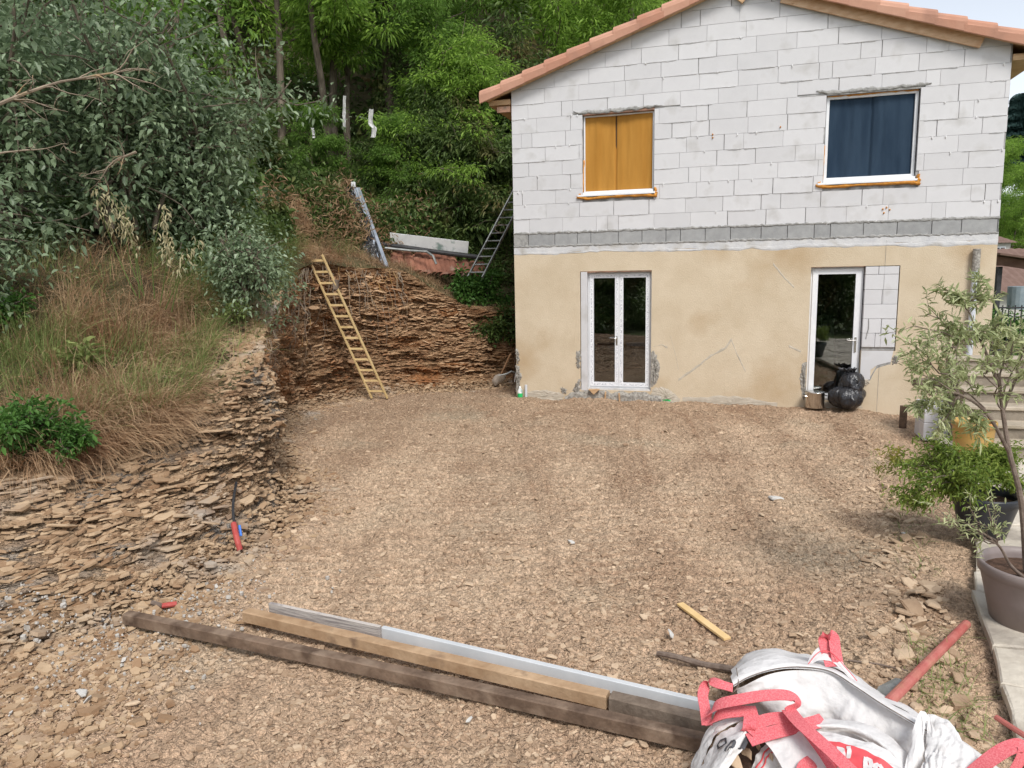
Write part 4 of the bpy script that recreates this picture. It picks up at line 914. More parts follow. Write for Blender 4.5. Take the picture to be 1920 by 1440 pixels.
def slope_grass(name,a0,a1,b0,b1,n,L0,mat,seed,label,thr,sgn,droop=.6,out=.5,wd=.006,sq=1.):
    r=np.random.default_rng(seed); a=r.uniform(a0,a1,n); b=b0+(b1-b0)*r.uniform(0,1,n)**sq; p=hill_pts(a,b)
    m=fbm(p[:,0]*.9,p[:,1]*.9,seed=91,o=3); keep=(m*sgn>thr+r.normal(0,.22,n)); p=p[keep];a=a[keep];b=b[keep];n=len(p)
    ex=b<(.12+.95*np.clip((a-.27)/.06,0,1)*np.clip((.50-a)/.06,0,1)); ex=ex&(r.uniform(0,1,n)<.93)&(a>.265)&(a<.5); p=p[~ex];a=a[~ex];b=b[~ex];n=len(p); cl=vn(p[:,0]*6,p[:,1]*6,seed=92); i=(a*(len(HS)-1)).astype(int)*3; o=OUT[np.clip(i+40,0,ND-1)]
    ld=o*out+r.normal(0,.5,(n,3))+np.stack([vn(p[:,0]*3,p[:,1]*3,seed=93)*.5,vn(p[:,0]*3,p[:,1]*3,seed=94)*.5,0*a],1)+np.array([0,0,1.])*(.75+.5*cl[:,None]); ld/=np.linalg.norm(ld,axis=1)[:,None]
    return blades(name,p,ld,L0*r.uniform(.5,1.4,n)*(1+.3*cl),np.full(n,wd)*r.uniform(.7,1.4,n),mat,seed+1,label,'grass',droop)
slope_grass('dry_grass',.02,.47,.0,2.0,23000,.40,M_dry,101,'long reddish dry grass hanging over the near bank',.12,1,.75,.6)
slope_grass('dry_grass',.02,.45,.0,.8,9000,.34,M_dry,111,'shorter dry grass on the front part of the near bank',-9,1,.9,.5)
slope_grass('green_grass',.02,.50,.12,2.1,30000,.36,M_grn,103,'green and yellow grass mixed on the near bank below the shrubs',-.35,-1,.5,.35)
slope_grass('dry_grass',.02,.31,.0,.3,6500,.42,M_dry,105,'curtain of dry grass drooping over the lip of the near rock face',-9,1,1.0,1.1)
slope_grass('dry_grass',.47,.97,.0,1.1,11000,.22,M_dry,107,'short dry tufts along the lip of the tall rusty rock face',-.5,1,.8,.6)
slope_grass('green_grass',.50,.95,.5,2.0,9000,.25,M_grn,109,'thin green grass on the ledge around the roof tile pile',-.05,-1,.5,.3)
# bare broken soil and shale over the nose of the bank
r=np.random.default_rng(66); n=5200; a_=r.uniform(.20,.50,n); b_=r.uniform(0,1.25,n)*np.clip((a_-.17)/.09,0,1); p=hill_pts(a_,b_); p[:,2]+=.012; L=np.clip(np.exp(r.normal(math.log(.06),.5,n)),.02,.2)
tag(flakes('shale_rubble',p,L,L*.6,L*.13+.004,r.uniform(0,6.28,n),np.abs(r.normal(.15,.25,n)),M_slab,K=5,seed=67),'loose shale and bare soil on top of the nose of the near bank','rubble',kind='stuff')
cover('dry_undergrowth',.42,.80,1.0,2.4,14000,.13,M_dry,84,'dry brown stems and weeds among the ivy on the slope','undergrowth',zb=1.,lift=.2)
# small leafy plants on the lip
def tuft(name,c,R,n,L,mat,seed,label,cat,stems=6,zb=.4,flat=.6,wr=.5,droop=.3,quad=True,parentmat=None,wf=None):
    r=np.random.default_rng(seed); root=thing(name,label,cat,tuple(c)); c=np.array(c,float); mb=MB(); tips=[]
    for k in range(stems):
        a=r.uniform(0,6.28); l,rd=limb(r,c,(math.cos(a)*.8,math.sin(a)*.8,r.uniform(.4,1.2)),R*r.uniform(.7,1.1),.012+.01*R,6,.35); mb.tube(l,rd,5,cap=False); tips+=list(l[2:])
        for q in range(3):
            l2,r2=limb(r,l[r.integers(2,6)],rdir(r,1,.3)[0],R*.45,.008,4,.4); mb.tube(l2,r2,4,cap=False); tips+=list(l2[1:])
    mb.build('stem',parentmat or M_bark,root); tips=np.array(tips); 
    p=tips[r.integers(0,len(tips),n)]; d=rdir(r,n,zb,.8); off=d*(r.uniform(0,1,n)**.7)[:,None]*R*.28; off[:,2]*=flat+.2; p=p+off; Ls=L*r.uniform(.55,1.25,n)
    leaf_obj('leaves',[leaves(p,d,Ls,Ls*wr,r,droop,quad=quad)],mat,root,r=r); return root
tuft('leafy_plant',Yp(60,835,5.9),.42,3000,.055,M_fern,201,'bright green ferny plant spilling over the near bank at the left edge','plant',9,wr=.5)
tuft('leafy_plant',Yp(150,838,6.0),.22,1100,.05,M_fern,202,'small green plant at the right tip of the ferny clump on the near bank','plant',6)
tuft('leafy_plant',Yp(10,600,7.9),.35,900,.06,M_fern,203,'yellowish green weed half out of frame at the left edge','plant',6)
tuft('leafy_plant',Yp(150,690,7.6),.22,160,.16,M_grn,204,'pale thistle like plant standing in the dry grass','plant',5,wr=.25)
tuft('leafy_plant',Yp(410,500,10.6),.4,1500,.06,M_grn,205,'yellow flowered weeds beneath the hanging shrub','plant',8)
tuft('leafy_plant',Yp(440,600,9.4),.3,900,.045,M_grn,206,'low green weeds on the lip above the nose of rock','plant',7)
tuft('leafy_plant',Yp(910,560,17.0),.7,2600,.11,M_fern,207,'dark green bramble right of the leaning metal ladder foot','plant',9)
tuft('leafy_plant',Yp(935,640,16.4),.7,2600,.11,M_und,208,'shaded bush hanging beside the house corner above the shovel','plant',9)
# ---- big blue-green shrubs at the left
def shrub(seed,c,R,H,n,L,label,lean=(0,0),mat=None):
    r=np.random.default_rng(seed); root=thing('large_shrub',label,'shrub',tuple(c)); c=np.array(c,float); mb=MB(); tips=[]
    for k in range(11):
        a=r.uniform(0,6.28); d=np.array([math.cos(a)*.55*R/H+lean[0],math.sin(a)*.55*R/H+lean[1],1.]); l,rd=limb(r,c+r.normal(0,.12,3)*[1,1,0],d,H*r.uniform(.6,1.05),.035,9,.22); mb.tube(l,rd,6,cap=False); tips+=list(l[3:])
        for q in range(9):
            j=r.integers(1,9); dd=rdir(r,1,.1)[0]*[1.3,1.3,1]; l2,r2=limb(r,l[j],dd,R*r.uniform(.5,.95),.014,6,.35,-.03); mb.tube(l2,r2,4,cap=False); tips+=list(l2[2:])
    mb.build('stem',M_bark,root); tips=np.array(tips); 
    tips=np.repeat(tips,2,0)+r.normal(0,.16,(len(tips)*2,3))
    k=r.integers(0,len(tips),n); d=rdir(r,n,-.15,.7); off=d*(r.uniform(0,1,n)**.8)[:,None]*.22; p=tips[k]+off; Ls=L*r.uniform(.35,1.25,n)
    leaf_obj('leaves',[leaves(p,d,Ls,Ls*.58,r,.35,fold=.18)],mat or M_lil,root,r=r); return root
shrub(301,Yp(20,430,9.2),1.15,3.4,9500,.10,'huge blue green shrub filling the upper left corner of the view')
shrub(302,Yp(215,430,9.8),1.15,3.5,10500,.095,'broad blue green shrub behind the tall wild oats')
shrub(303,Yp(372,450,10.8),1.0,2.9,9000,.09,'blue green shrub arching right toward the wooded slope',(.06,-.05))
shrub(304,Yp(120,330,11.2),1.4,4.,6500,.10,'taller shrub rising behind the corner shrub')
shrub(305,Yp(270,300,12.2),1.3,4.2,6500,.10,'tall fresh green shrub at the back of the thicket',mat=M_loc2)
shrub(306,Yp(475,545,9.6),.42,.75,5200,.06,'rounded dark green shrub hanging over the lip of the rock cut')
shrub(307,Yp(-90,560,7.6),.7,1.5,5000,.075,'leafy branches reaching in from the left edge above the dry grass')
# dead branches
def dead_branch(p,d,L,rad,seed,label,nb=9):
    r=np.random.default_rng(seed); mb=MB(); l,rd=limb(r,p,d,L,rad,9,.18); mb.tube(l,rd,6)
    for k in range(nb):
        j=r.integers(2,10); l2,r2=limb(r,l[j],(l[min(j+1,9)]-l[j-1])+rdir(r,1)[0]*.22,L*r.uniform(.2,.42),rad*.4,6,.4); mb.tube(l2,r2,4,cap=False)
        for q in range(3): l3,r3=limb(r,l2[r.integers(1,7)],rdir(r,1)[0],L*.13,rad*.16,4,.5); mb.tube(l3,r3,3,cap=False)
    tag(mb.build('dead_branch',M_twig),label,'branch')
dead_branch(Yp(-40,215,7.6),Yp(190,120,7.9)-Yp(-40,215,7.6),1.5,.022,401,'long bare grey branch reaching in from the left edge across the shrubs',14)
dead_branch(Yp(-20,290,7.7),Yp(90,260,7.9)-Yp(-20,290,7.7),.7,.012,402,'thin bare twig below the long grey branch at the left edge',7)
dead_branch(Yp(255,285,8.0),Yp(150,320,8.0)-Yp(255,285,8.0),.65,.014,403,'bare twiggy branch crusted with orange lichen above the oat heads',12)
# wild oats
ro=np.random.default_rng(5)
for i,(px,py,tx,ty,hd) in enumerate([(255,555,178,352,1),(262,560,205,360,1),(270,555,232,390,1),(268,548,240,405,0),(290,560,310,385,1),(300,575,318,440,1),(310,580,345,475,0),(322,585,372,450,0)]):
    a=Yp(px,py,8.6); b=Yp(tx,ty,8.3); n=9; t=np.linspace(0,1,n)[:,None]; P=a+(b-a)*t+np.array([.05,0,0])*np.sin(t*3)*ro.normal(0,1)
    root=thing('wild_oat',['wild oat stalk, %s'%q for q in ('leftmost of the clump','second from the left of the clump','middle one of the clump','short one leaning in the middle of the clump','the right hand one with the fullest head','shorter one under the fullest head','thin arching one right of the clump','rightmost arching one')][i],'wild oat',tuple(a))
    mb=MB(); mb.tube(P,np.linspace(.007,.003,n),5); mb.build('stalk',M_grn,root)
    m=60 if hd else 22; q=ro.uniform(.62,1,m); base=a+(b-a)*q[:,None]+ro.normal(0,.03,(m,3)); d=rdir(ro,m,-1.2,.6)
    leaf_obj('seed_head',[leaves(base,d,.06,.018,ro,.3)],M_oat,root,kind='stuff',r=ro)
# roots hanging on the red face
mb=MB(); rr2=np.random.default_rng(8)
for k in range(70):
    si=rr2.uniform(cut+30,ND-200); p,o,_=bank_pts(np.array([si]*8),np.linspace(.97,rr2.uniform(.25,.85),8)); P=p+o*.05+rr2.normal(0,.025,p.shape); mb.tube(P,np.linspace(.011,.003,8)*rr2.uniform(.4,1.2),4,cap=False)
tag(mb.build('roots',M_twig),'thin pale roots trailing down the tall rusty rock face','roots',kind='stuff')
# ---- distance at the right: wood, conifer
for (px,py,y,sc,lb) in [(1893,455,64,2.6,'bright green tree behind the far house, left one'),(1925,450,66,2.8,'bright green tree behind the far house at the right frame edge'),(1872,450,70,2.5,'green tree on the far slope hidden partly by the house wall')]:
    p=Yp(px,py,y); place_tree(PROT[2],p[0],y,lb,None,None,sc*.42,z=p[2]-1)
def conifer(px,py,y,H,label,seed):
    r=np.random.default_rng(seed); p=Yp(px,py,y); root=thing('conifer',label,'tree',tuple(p)); mb=MB(); mb.tube([p,p+[0,0,H]],[.3,.05],7); mb.build('trunk',M_bark,root)
    n=9000; t=r.uniform(.05,1,n); R=(1-t)*H*.2+.15; a=r.uniform(0,6.28,n); rad=R*r.uniform(.15,1,n)**.5*(1+.25*np.sin(t*60)); q=p+np.stack([np.cos(a)*rad,np.sin(a)*rad,t*H-rad*.35],1)
    d=np.stack([np.cos(a),np.sin(a),-.25+0*a],1); leaf_obj('crown',[leaves(q,d,.8,.22,r)],M_con,root,r=r)
M_con=leafmat('distant_conifer',(.02,.05,.045),(.05,.10,.09),tr=.1)
conifer(1902,330,78,8.2,'dark bluish conifer on the far ridge right of the house',501); conifer(1925,335,84,8.5,'second dark conifer at the right frame edge beyond the house',502)
conifer(1880,340,90,6,'dark conifer on the far ridge close to the house wall',503)
# far slope carrying them
V=[];
for i,x in enumerate(np.linspace(20,150,14)):
    for j,(y,z) in enumerate(((28,-1.5),(42,-1),(60,1.5),(75,4),(100,7),(160,9))): V.append((x*(.6+.4*y/60),y,z+.6*vn(x*.1,y*.1)))
mb=MB(); mb.add(V,[tuple(f) for f in grid_faces(14,6).tolist()]); tag(mb.build('hills',M_hill,smooth=True),kind='structure')
rt=np.random.default_rng(3)
for k in range(16):
    x=rt.uniform(38,70); y=x*.9+rt.uniform(18,34); place_tree(PROT[k%4],x,y,'green tree of the wood on the far slope','trees on the far slope',None,rt.uniform(.9,1.2),z=1.5+(y-60)*.12)
# trees and a hedge behind the viewer (seen mirrored in the glass)
for (x,y,s) in [(-9,-7,1.),(-5,-11,1.1),(0,-12,1.),(5,-11,1.1),(11,-13,1.),(17,-9,1.),(-14,-2,1.)]:
    place_tree(PROT[int(abs(x))%4],x,y,'leafy tree standing behind the viewer','trees behind the viewer',None,s,z=0)
for (x,y,s) in [(-7,-5,1.2),(-3,-8,1.2),(2,-8,1.2),(6,-7,1.2),(9,-4,1.1)]:
    o=place_tree(UND,x,y,'leafy bush behind the viewer','bushes behind the viewer',None,s,z=0)
# ================================================================ OBJECTS
M_ladw=pmat('new_pine_ladder',(.52,.37,.17),(.66,.49,.25),scale=5,stretch=(1,1,.2),rough=.6,bump=.2)
M_alu=pmat('dull_aluminium',(.22,.23,.22),(.38,.39,.38),scale=8,rough=.5,metal=.5)
M_zinc=pmat('zinc_flashing',(.42,.47,.52),(.62,.66,.72),scale=4,rough=.3,metal=.75)
M_blkpl=pmat('black_plastic',(.012,.012,.014),(.03,.03,.034),scale=4,rough=.25,spec=.6,bump=1,bscale=9,bdist=.05)
M_blkmat=pmat('black_rubber',(.02,.02,.022),(.05,.05,.052),scale=6,rough=.6)
M_white=pmat('white_board',(.72,.73,.73),(.82,.83,.82),scale=6,rough=.5,c3=(.25,.33,.30),s3=4,f3=(.6,.72))
M_beamdk=pmat('dark_weathered_beam',(.08,.05,.034),(.22,.15,.105),scale=5,stretch=(1,1,1),rough=.75,bump=.6,bscale=30,c3=(.25,.18,.13),s3=7,f3=(.52,.68))
M_beamlt=pmat('tan_beam',(.33,.205,.115),(.52,.36,.225),scale=4,rough=.7,bump=.4,bscale=35,c3=(.20,.13,.085),s3=6,f3=(.6,.74))
M_beamgr=pmat('grey_weathered_beam',(.135,.10,.075),(.25,.195,.15),scale=7,rough=.8,bump=.6,bscale=40)
M_ply=pmat('laminated_edge',(.27,.24,.23),(.52,.47,.43),scale=3,stretch=(1.5,1.5,60),rough=.8,bump=.4,bscale=30,lo=.45,hi=.55)
M_lath=pmat('yellow_pine_lath',(.66,.45,.20),(.78,.56,.29),scale=4,rough=.6)
M_stick=pmat('grey_stick',(.13,.095,.075),(.24,.185,.15),scale=14,rough=.85,bump=.5,bscale=60)
M_red=pmat('faded_red_paint',(.40,.10,.085),(.50,.18,.15),scale=9,rough=.6,c3=(.45,.24,.15),s3=3.3,f3=(.54,.7))
M_redp=pmat('red_conduit',(.38,.055,.05),(.48,.10,.085),scale=9,rough=.5)
M_strap=pmat('red_webbing',(.62,.10,.12),(.74,.22,.235),scale=160,detail=2,rough=.85,bump=.6,bscale=220,bdist=.002)
M_cloth=pmat('white_woven_cloth',(.72,.70,.69),(.84,.82,.81),scale=5,rough=.85,bump=.8,bscale=12,bdist=.025,translucent=.12,c3=(.58,.53,.50),s3=6,f3=(.62,.78))
M_clred=pmat('red_printed_cloth',(.70,.07,.09),(.76,.12,.13),scale=8,rough=.7)
M_ink=pmat('black_print',(.05,.05,.055),(.09,.09,.1),scale=8,rough=.7)
M_potb=pmat('black_pot',(.018,.02,.026),(.035,.038,.048),scale=3,rough=.35,spec=.5)
M_pott=pmat('taupe_pot',(.215,.175,.165),(.26,.215,.20),scale=3,rough=.45)
M_poty=pmat('yellow_glazed_pot',(.42,.25,.07),(.50,.33,.12),scale=3,rough=.35,c3=(.5,.2,.06),s3=3)
M_soil=pmat('potting_soil',(.06,.035,.022),(.13,.075,.05),scale=25,rough=1,bump=1,bscale=50,bdist=.01)
M_stonepave=pmat('pale_paving_stone',(.40,.35,.285),(.62,.56,.47),scale=2.6,detail=9,rough=.85,bump=.7,bscale=22,bdist=.012,c3=(.30,.26,.22),s3=2.2,f3=(.54,.7))
M_pavejoint=pmat('mossy_joint',(.08,.065,.045),(.17,.13,.09),scale=9,rough=1,bump=.8)
M_green=pmat('bright_green_plastic',(.02,.42,.12),(.04,.55,.16),scale=9,rough=.5)
M_blue2=pmat('blue_plastic',(.03,.14,.55),(.04,.2,.65),scale=9,rough=.4)
M_iron=pmat('dark_iron',(.02,.02,.022),(.05,.05,.055),scale=9,rough=.6)
M_dwood=pmat('weathered_brown_slat',(.11,.08,.065),(.22,.17,.14),scale=4,stretch=(4,4,.4),rough=.8,bump=.3)
M_plaster=pmat('distant_plaster',(.46,.44,.40),(.56,.54,.50),scale=1,rough=.9)
M_rtile=pmat('distant_brown_tile',(.16,.10,.08),(.28,.19,.155),scale=5,attr=.7,rough=.85)
# ---- wooden ladder on the red face
def ladder(name,label,b,t,wid,nr,mat,sec=(.03,.055),rr=.016,extra=None,flat=True):
    b=np.array(b,float);t=np.array(t,float); ax=(t-b)/np.linalg.norm(t-b); side=wid/np.linalg.norm(wid); hw_=np.linalg.norm(wid)/2; out=np.cross(ax,side)
    root=thing(name,label,'ladder',tuple(b))
    for s in (-1,1): mb=MB(); mb.beam(b+side*s*hw_,t+side*s*hw_*.93,sec[0],sec[1],up=out,bev=.004); fixn(mb.build('rail',mat,root))
    for k in range(nr):
        f=(k+.7)/(nr+.2); p=b+(t-b)*f; q=hw_*(1-.07*f)-sec[0]*.3; mb=MB()
        if flat: mb.beam(p-side*q,p+side*q,.04,.024,up=ax*.3+out*-1)
        else: mb.tube([p-side*q,p+side*q],rr,8)
        mb.build('rung',mat,root)
    return root
lb=G(712,747,.03); lt=Yp(590,478,13.75)
ladder('wooden_ladder','pale new wooden ladder leaning against the rusty rock face',lb,lt,np.array([.31,-.05,0.]),13,M_ladw)
rk=bpy.data.objects['wooden_ladder']; p=lb+(lt-lb)*.80; mb=MB(); mb.box(p+[.10,-.05,-.09],p+[.19,.05,.09]); mb.build('grey_tape',M_beamgr,rk)
lb=Yp(890,521,16.6); lt=hw(.05,1.2,4.1); lt=Yp(968,372,17.2)
ladder('metal_ladder','dull grey extension ladder leaning on the left side wall of the house',lb,lt,np.array([.34,-.1,0.]),10,M_alu,(.028,.065),flat=False)
al=bpy.data.objects['metal_ladder']; ax=(lt-lb)/np.linalg.norm(lt-lb)
for s in (-1,1): mb=MB(); off=np.array([.155*s,-.1,0.02]); mb.beam(lb+ax*.9+off,lt+ax*.5+off,.022,.05,up=(0,-1,.3)); mb.build('upper_rail',M_alu,al)
mb=MB(); q=lb+ax*1.35; a=np.linspace(0,2*math.pi,13); mb.tube([q+[.15*math.cos(x),-.12,.09*math.sin(x)-.04] for x in a],.012,5); mb.build('rope',M_beamgr,al)
# ---- shovel and hand tool by the house corner
sh=thing('shovel','shovel with pale blade and wooden shaft leaning at the dark corner left of the house','shovel',tuple(G(932,722,0)))
top=Yp(957,664,15.1); bl=G(940,701,.25); tip=G(928,722,.0)
mb=MB(); mb.tube([top,bl],.02,8); mb.build('shaft',M_fascia,sh)
d=(tip-bl); sd=np.array([1,0.1,0])*.13; V=[];
for i,(f,w_) in enumerate(((0,.35),(.12,.9),(.5,1.05),(.8,.8),(1.05,.1))):
    for j in np.linspace(-1,1,7): V.append(bl+d*f+sd*w_*j+np.array([0,-1,0])*(.05*(1-j*j)-.0)+[.02*f,0,0])
mb=MB(); mb.add(V+[v+np.array([0,.006,.003]) for v in V],[tuple(f) for f in grid_faces(5,7).tolist()]+[tuple(np.array(f)+35) for f in grid_faces(5,7).tolist()]); mb.build('blade',pmat('worn_pale_steel',(.38,.33,.27),(.55,.49,.42),scale=12,rough=.5,metal=.2),sh,smooth=True)
pk=thing('pickaxe','small pickaxe with pale head leaning beside the shovel','pickaxe',tuple(G(958,722,.0)))
mb=MB(); mb.tube([G(962,720,0)+[0,.2,0],Yp(968,650,15.0)],.014,6); mb.build('shaft',M_stick,pk)
mb=MB(); p=Yp(950,701,14.7); mb.tube([p+[-.16,0,-.03],p,p+[.1,0,.05],p+[.17,0,.03]],[.008,.02,.02,.01],6); mb.build('head',M_alu,pk)
mb=MB(); mb.beam(Yp(965,716,14.5),Yp(967,699,14.5),.02,.03,up=(0,-1,0)); mb.build('pale_peg',M_white,pk)
# ---- metal flashing wrapped in black plastic
fl=thing('zinc_flashing','long shiny zinc flashing half wrapped in black plastic propped on the slope','metal sheet',tuple(Yp(715,500,16.2)))
A=Yp(716,503,16.0);B=Yp(668,352,17.6); 
mb=MB(); ax=(B-A); sdv=np.array([.155,-.02,.0])
V=[];n=16
for i in range(n):
    f=i/(n-1)
    for (j,k) in ((-1,.0),(-.75,-.05),(-.3,-.02),(.0,-.05),(.35,-.03),(.6,-.07),(1,-.02)): V.append(A+ax*f+sdv*j*(1.1-.5*f)+np.array([0,k,0]))
mb.add(V,[tuple(q) for q in grid_faces(n,7).tolist()]); mb.build('sheet',M_zinc,fl)
mb=MB();V=[];rb=np.random.default_rng(6)
for i in range(22):
    f=i/21; w1=.26*(1-.55*f)*(1+.25*vn(f*9,0,seed=3)); c=A+ax*f+np.array([-.13-.04*f,-.05,0])
    for j in np.linspace(-1,1,12): V.append(c+np.array([w1*j,-.05*abs(vn(f*8,j*5,seed=4))+.03*j*j,0])+rb.normal(0,.012,3))
mb.add(V,[tuple(q) for q in grid_faces(22,12).tolist()]); mb.build('plastic_wrap',M_blkpl,fl)
mb=MB(); q=B+[-.06,-.02,.05]; mb.box(q-[.05,.03,.04],q+[.05,.03,.08],bev=.01); fixn(mb.build('end_cap',M_white,fl))
# ---- pile of roof tiles, board, pipe
tl=[];P0=Yp(733,508,16.6);P1=Yp(918,520,17.0)
def roof_tile(p,lean,yaw,sc,rv,up):
    V=[];n=8;L=.40*sc
    for t,w_ in ((0,.10),(1,.082)):
        for a in np.linspace(0,math.pi,n):
            V.append((math.cos(a)*w_*sc, -math.sin(a)*w_*.75*sc, t*L))
    V2=[(x*.86,y*.82+.0,z) for x,y,z in V]
    V=np.array(V+V2); c,s=math.cos(lean),math.sin(lean); Rx=np.array([[1,0,0],[0,c,-s],[0,s,c]]); c,s=math.cos(yaw),math.sin(yaw); Ry=np.array([[c,0,s],[0,1,0],[-s,0,c]])
    V=V@(Ry@Rx).T+p; mb=MB(); m=n
    F=[(i,i+1,m+i+1,m+i) for i in range(m-1)]+[(2*m+i,2*m+i+1,3*m+i+1,3*m+i) for i in range(m-1)]+[(m+i,m+i+1,3*m+i+1,3*m+i) for i in range(m-1)]+[(i,i+1,2*m+i+1,2*m+i) for i in range(m-1)]
    mb.add(V,F,rv); return mb
M_oldt=pmat('old_canal_tile',(.11,.045,.03),(.34,.15,.095),scale=6,attr=.7,rough=.85,bump=.3,c3=(.30,.20,.15),s3=4,f3=(.56,.7))
rq=np.random.default_rng(3)
for row,(nn,dz,dy) in enumerate(((19,0.,.0),(13,.12,.22))):
    for k in range(nn):
        f=(k+.3*row+.4)/19.5; p=P0+(P1-P0)*f+np.array([0,dy+rq.normal(0,.02),dz-.02+rq.normal(0,.012)])
        tag(roof_tile(p,math.radians(-26-rq.uniform(0,16)),math.radians(-16+rq.normal(0,5)),1.05,rq.uniform(),0).build('roof_tile',M_oldt,rnd=True),'old curved clay roof tile leaning in the row on the grassy ledge','roof tile','old roof tiles stacked on the ledge behind the yard')
wb=thing('white_board','long dirty white board lying on top of the roof tile stack','board',tuple(Yp(800,470,17.2)))
mb=MB(); mb.beam(Yp(731,447,17.1),Yp(878,464,17.1),.018,.27,up=(0,-.35,1)); mb.build('panel',M_white,wb)
mb=MB(); mb.beam(Yp(712,452,17.45),Yp(740,456,17.45),.03,.12,up=(0,-.35,1)); mb.build('offcut',M_white,wb)
mb=MB(); mb.tube([Yp(715,458,16.9),Yp(760,464,16.9),Yp(830,474,16.95),Yp(905,483,17.0)],.055,10); tag(mb.build('black_pipe',M_blkmat),'thick black plastic pipe lying along the front of the white board','pipe')
mb=MB(); mb.tube([Yp(722,465,16.75),Yp(770,470,16.7),Yp(800,472,16.6),Yp(812,480,16.45),Yp(818,495,16.4)],.028,8); tag(mb.build('grey_hose',M_alu),'grey hose end hanging over the roof tiles','hose')
# ---- rags on the slope
M_rag=pmat('weathered_rag',(.38,.38,.36),(.58,.58,.56),scale=20,rough=.9)
def rag(pts,w_,label,seed):
    P=np.array(pts); n=10;t=np.linspace(0,len(P)-1,n);C=np.stack([np.interp(t,range(len(P)),P[:,k]) for k in range(3)],1); r=np.random.default_rng(seed); V=[]
    for i in range(n):
        for j in np.linspace(-1,1,5): V.append(C[i]+np.array([w_*j*(.8+.4*r.uniform()),-.04*abs(j)+r.normal(0,.012),0]))
    mb=MB(); mb.add(V,[tuple(q) for q in grid_faces(n,5).tolist()]); tag(mb.build('white_rag',M_rag),label,'rag')
rag([Yp(647,180,17.2),Yp(646,215,17.2),Yp(646,242,17.2)],.032,'narrow white rag hanging from a twig above the zinc flashing',1)
rag([Yp(697,205,17.4),Yp(695,232,17.4),Yp(702,240,17.3),Yp(701,258,17.3)],.055,'wider crumpled white rag hanging right of the narrow one',2)
rag([Yp(586,240,17),Yp(589,250,17),Yp(589,259,17)],.03,'tiny white rag caught low on the slope left of the other two',3)
# ---- cable and red conduit at the nose of the rock
cb=thing('electric_cable','black cable from the bank entering a red conduit at the rock foot','cable',tuple(G(447,1030,0)))
mb=MB(); P=[G(447,1030,.02),G(440,985,.15)+[0,-.0,0],Yp(437,980,6.55),Yp(438,945,6.75),Yp(442,905,7.1)]; mb.tube(catmull(np.array([Yp(440,985,6.45),Yp(437,960,6.55),Yp(438,935,6.7),Yp(443,905,6.95)]),14),.013,8); mb.build('cable',M_blkmat,cb)
mb=MB(); mb.tube(catmull(np.array([G(450,1031,.0),Yp(444,1010,6.25),Yp(438,982,6.4)]),8),.026,10); mb.build('conduit',M_redp,cb)
mb=MB(); mb.tube([Yp(449,985,6.35),Yp(452,1005,6.3)],.012,6); mb.build('blue_clip',M_blue2,cb)
LUMP=[]
put_stone(g_at(457,1012,.05),.08,'white stone chip right beside the red conduit',mat=M_whitestone)
mb=MB(); mb.tube([g_at(303,1136,.05),g_at(331,1132,.05)],.02,8); tag(mb.build('pipe_offcut',M_redp),'short orange red pipe offcut lying by the end of the dark beam','pipe')
mb=MB(); mb.tube([g_at(285,1130,.06),g_at(305,1136,.05)],.018,6); tag(mb.build('root_stub',M_stick),'grey root stub next to the orange pipe offcut','stick')
for (px,py,s) in [(250,1100,.12),(262,1112,.1),(240,1125,.08),(225,1095,.1),(275,1118,.07),(155,885,.1),(190,1080,.12),(155,1300,.1),(165,1312,.06),(880,1350,.05),(1258,1190,.08)]:
    LUMP.append(put_stone(g_at(px,py,.03),s,'off white mineral lump among the shale rubble at the left','stone','off white lumps in the rubble',mat=M_whitestone,tilt=.4))
# ---- beams
def zg(p): return float(hground(np.array([p[0]]),np.array([p[1]]))[0])
a=G(238,1158,.05); b=G(1330,1396,.05); mb=MB()
n=26; P=[a+(b-a)*t+np.array([0,0,.015*math.sin(t*3.1)+.004]) for t in np.linspace(0,1,n)]
def long_beam(name,label,P,w_,h,mat,seed):
    r=np.random.default_rng(seed); P=np.array(P); d=P[-1]-P[0]; d/=np.linalg.norm(d); s=np.cross(d,[0,0,1.]); V=[]
    for i,p in enumerate(P):
        e=r.normal(0,.0015,8)
        V+= [p+s*w_/2+[0,0,-h/2],p+s*(w_/2)+[0,0,h/2-.006],p+s*(w_/2-.006+e[1])+[0,0,h/2+e[0]],p-s*(w_/2-.006)+[0,0,h/2+e[2]],p-s*w_/2+[0,0,h/2-.006],p-s*w_/2+[0,0,-h/2]]
    n=len(P);F=[(i*6+j,i*6+(j+1)%6,i*6+6+(j+1)%6,i*6+6+j) for i in range(n-1) for j in range(6)]+[(0,1,2,3,4,5),tuple((n-1)*6+j for j in (5,4,3,2,1,0))]
    mb=MB();mb.add(V,F); return tag(mb.build(name,mat),label,'beam')
long_beam('dark_beam','long dark weathered timber beam lying nearest the viewer',P,.072,.075,M_beamdk,1)
a=G(462,1152,.07); b=G(1140,1312,.07); c=G(1345,1362,.07)
long_beam('tan_beam','long tan timber beam lying beside the white strip behind the dark beam',[a+(b-a)*t for t in np.linspace(0,1,18)],.075,.075,M_beamlt,2)
long_beam('grey_beam','shorter grey weathered timber continuing the tan beam toward the big bag',[b+(c-b)*t+np.array([0,0,0]) for t in np.linspace(.03,1,10)],.08,.08,M_beamgr,3)
d=(b-a)/np.linalg.norm(b-a); s=np.cross(d,[0,0,1.])
q0=G(500,1146,.085)-s*.035; q1=G(708,1192,.085)-s*.035
mb=MB(); mb.beam(q0,q1,.028,.10,bev=.002); fixn(tag(mb.build('laminated_strip',M_ply),'short thick laminated board standing on edge behind the tan beam','board'))
q1=G(712,1189,.075)-s*.03; q2=G(1345,1338,.075)-s*.03
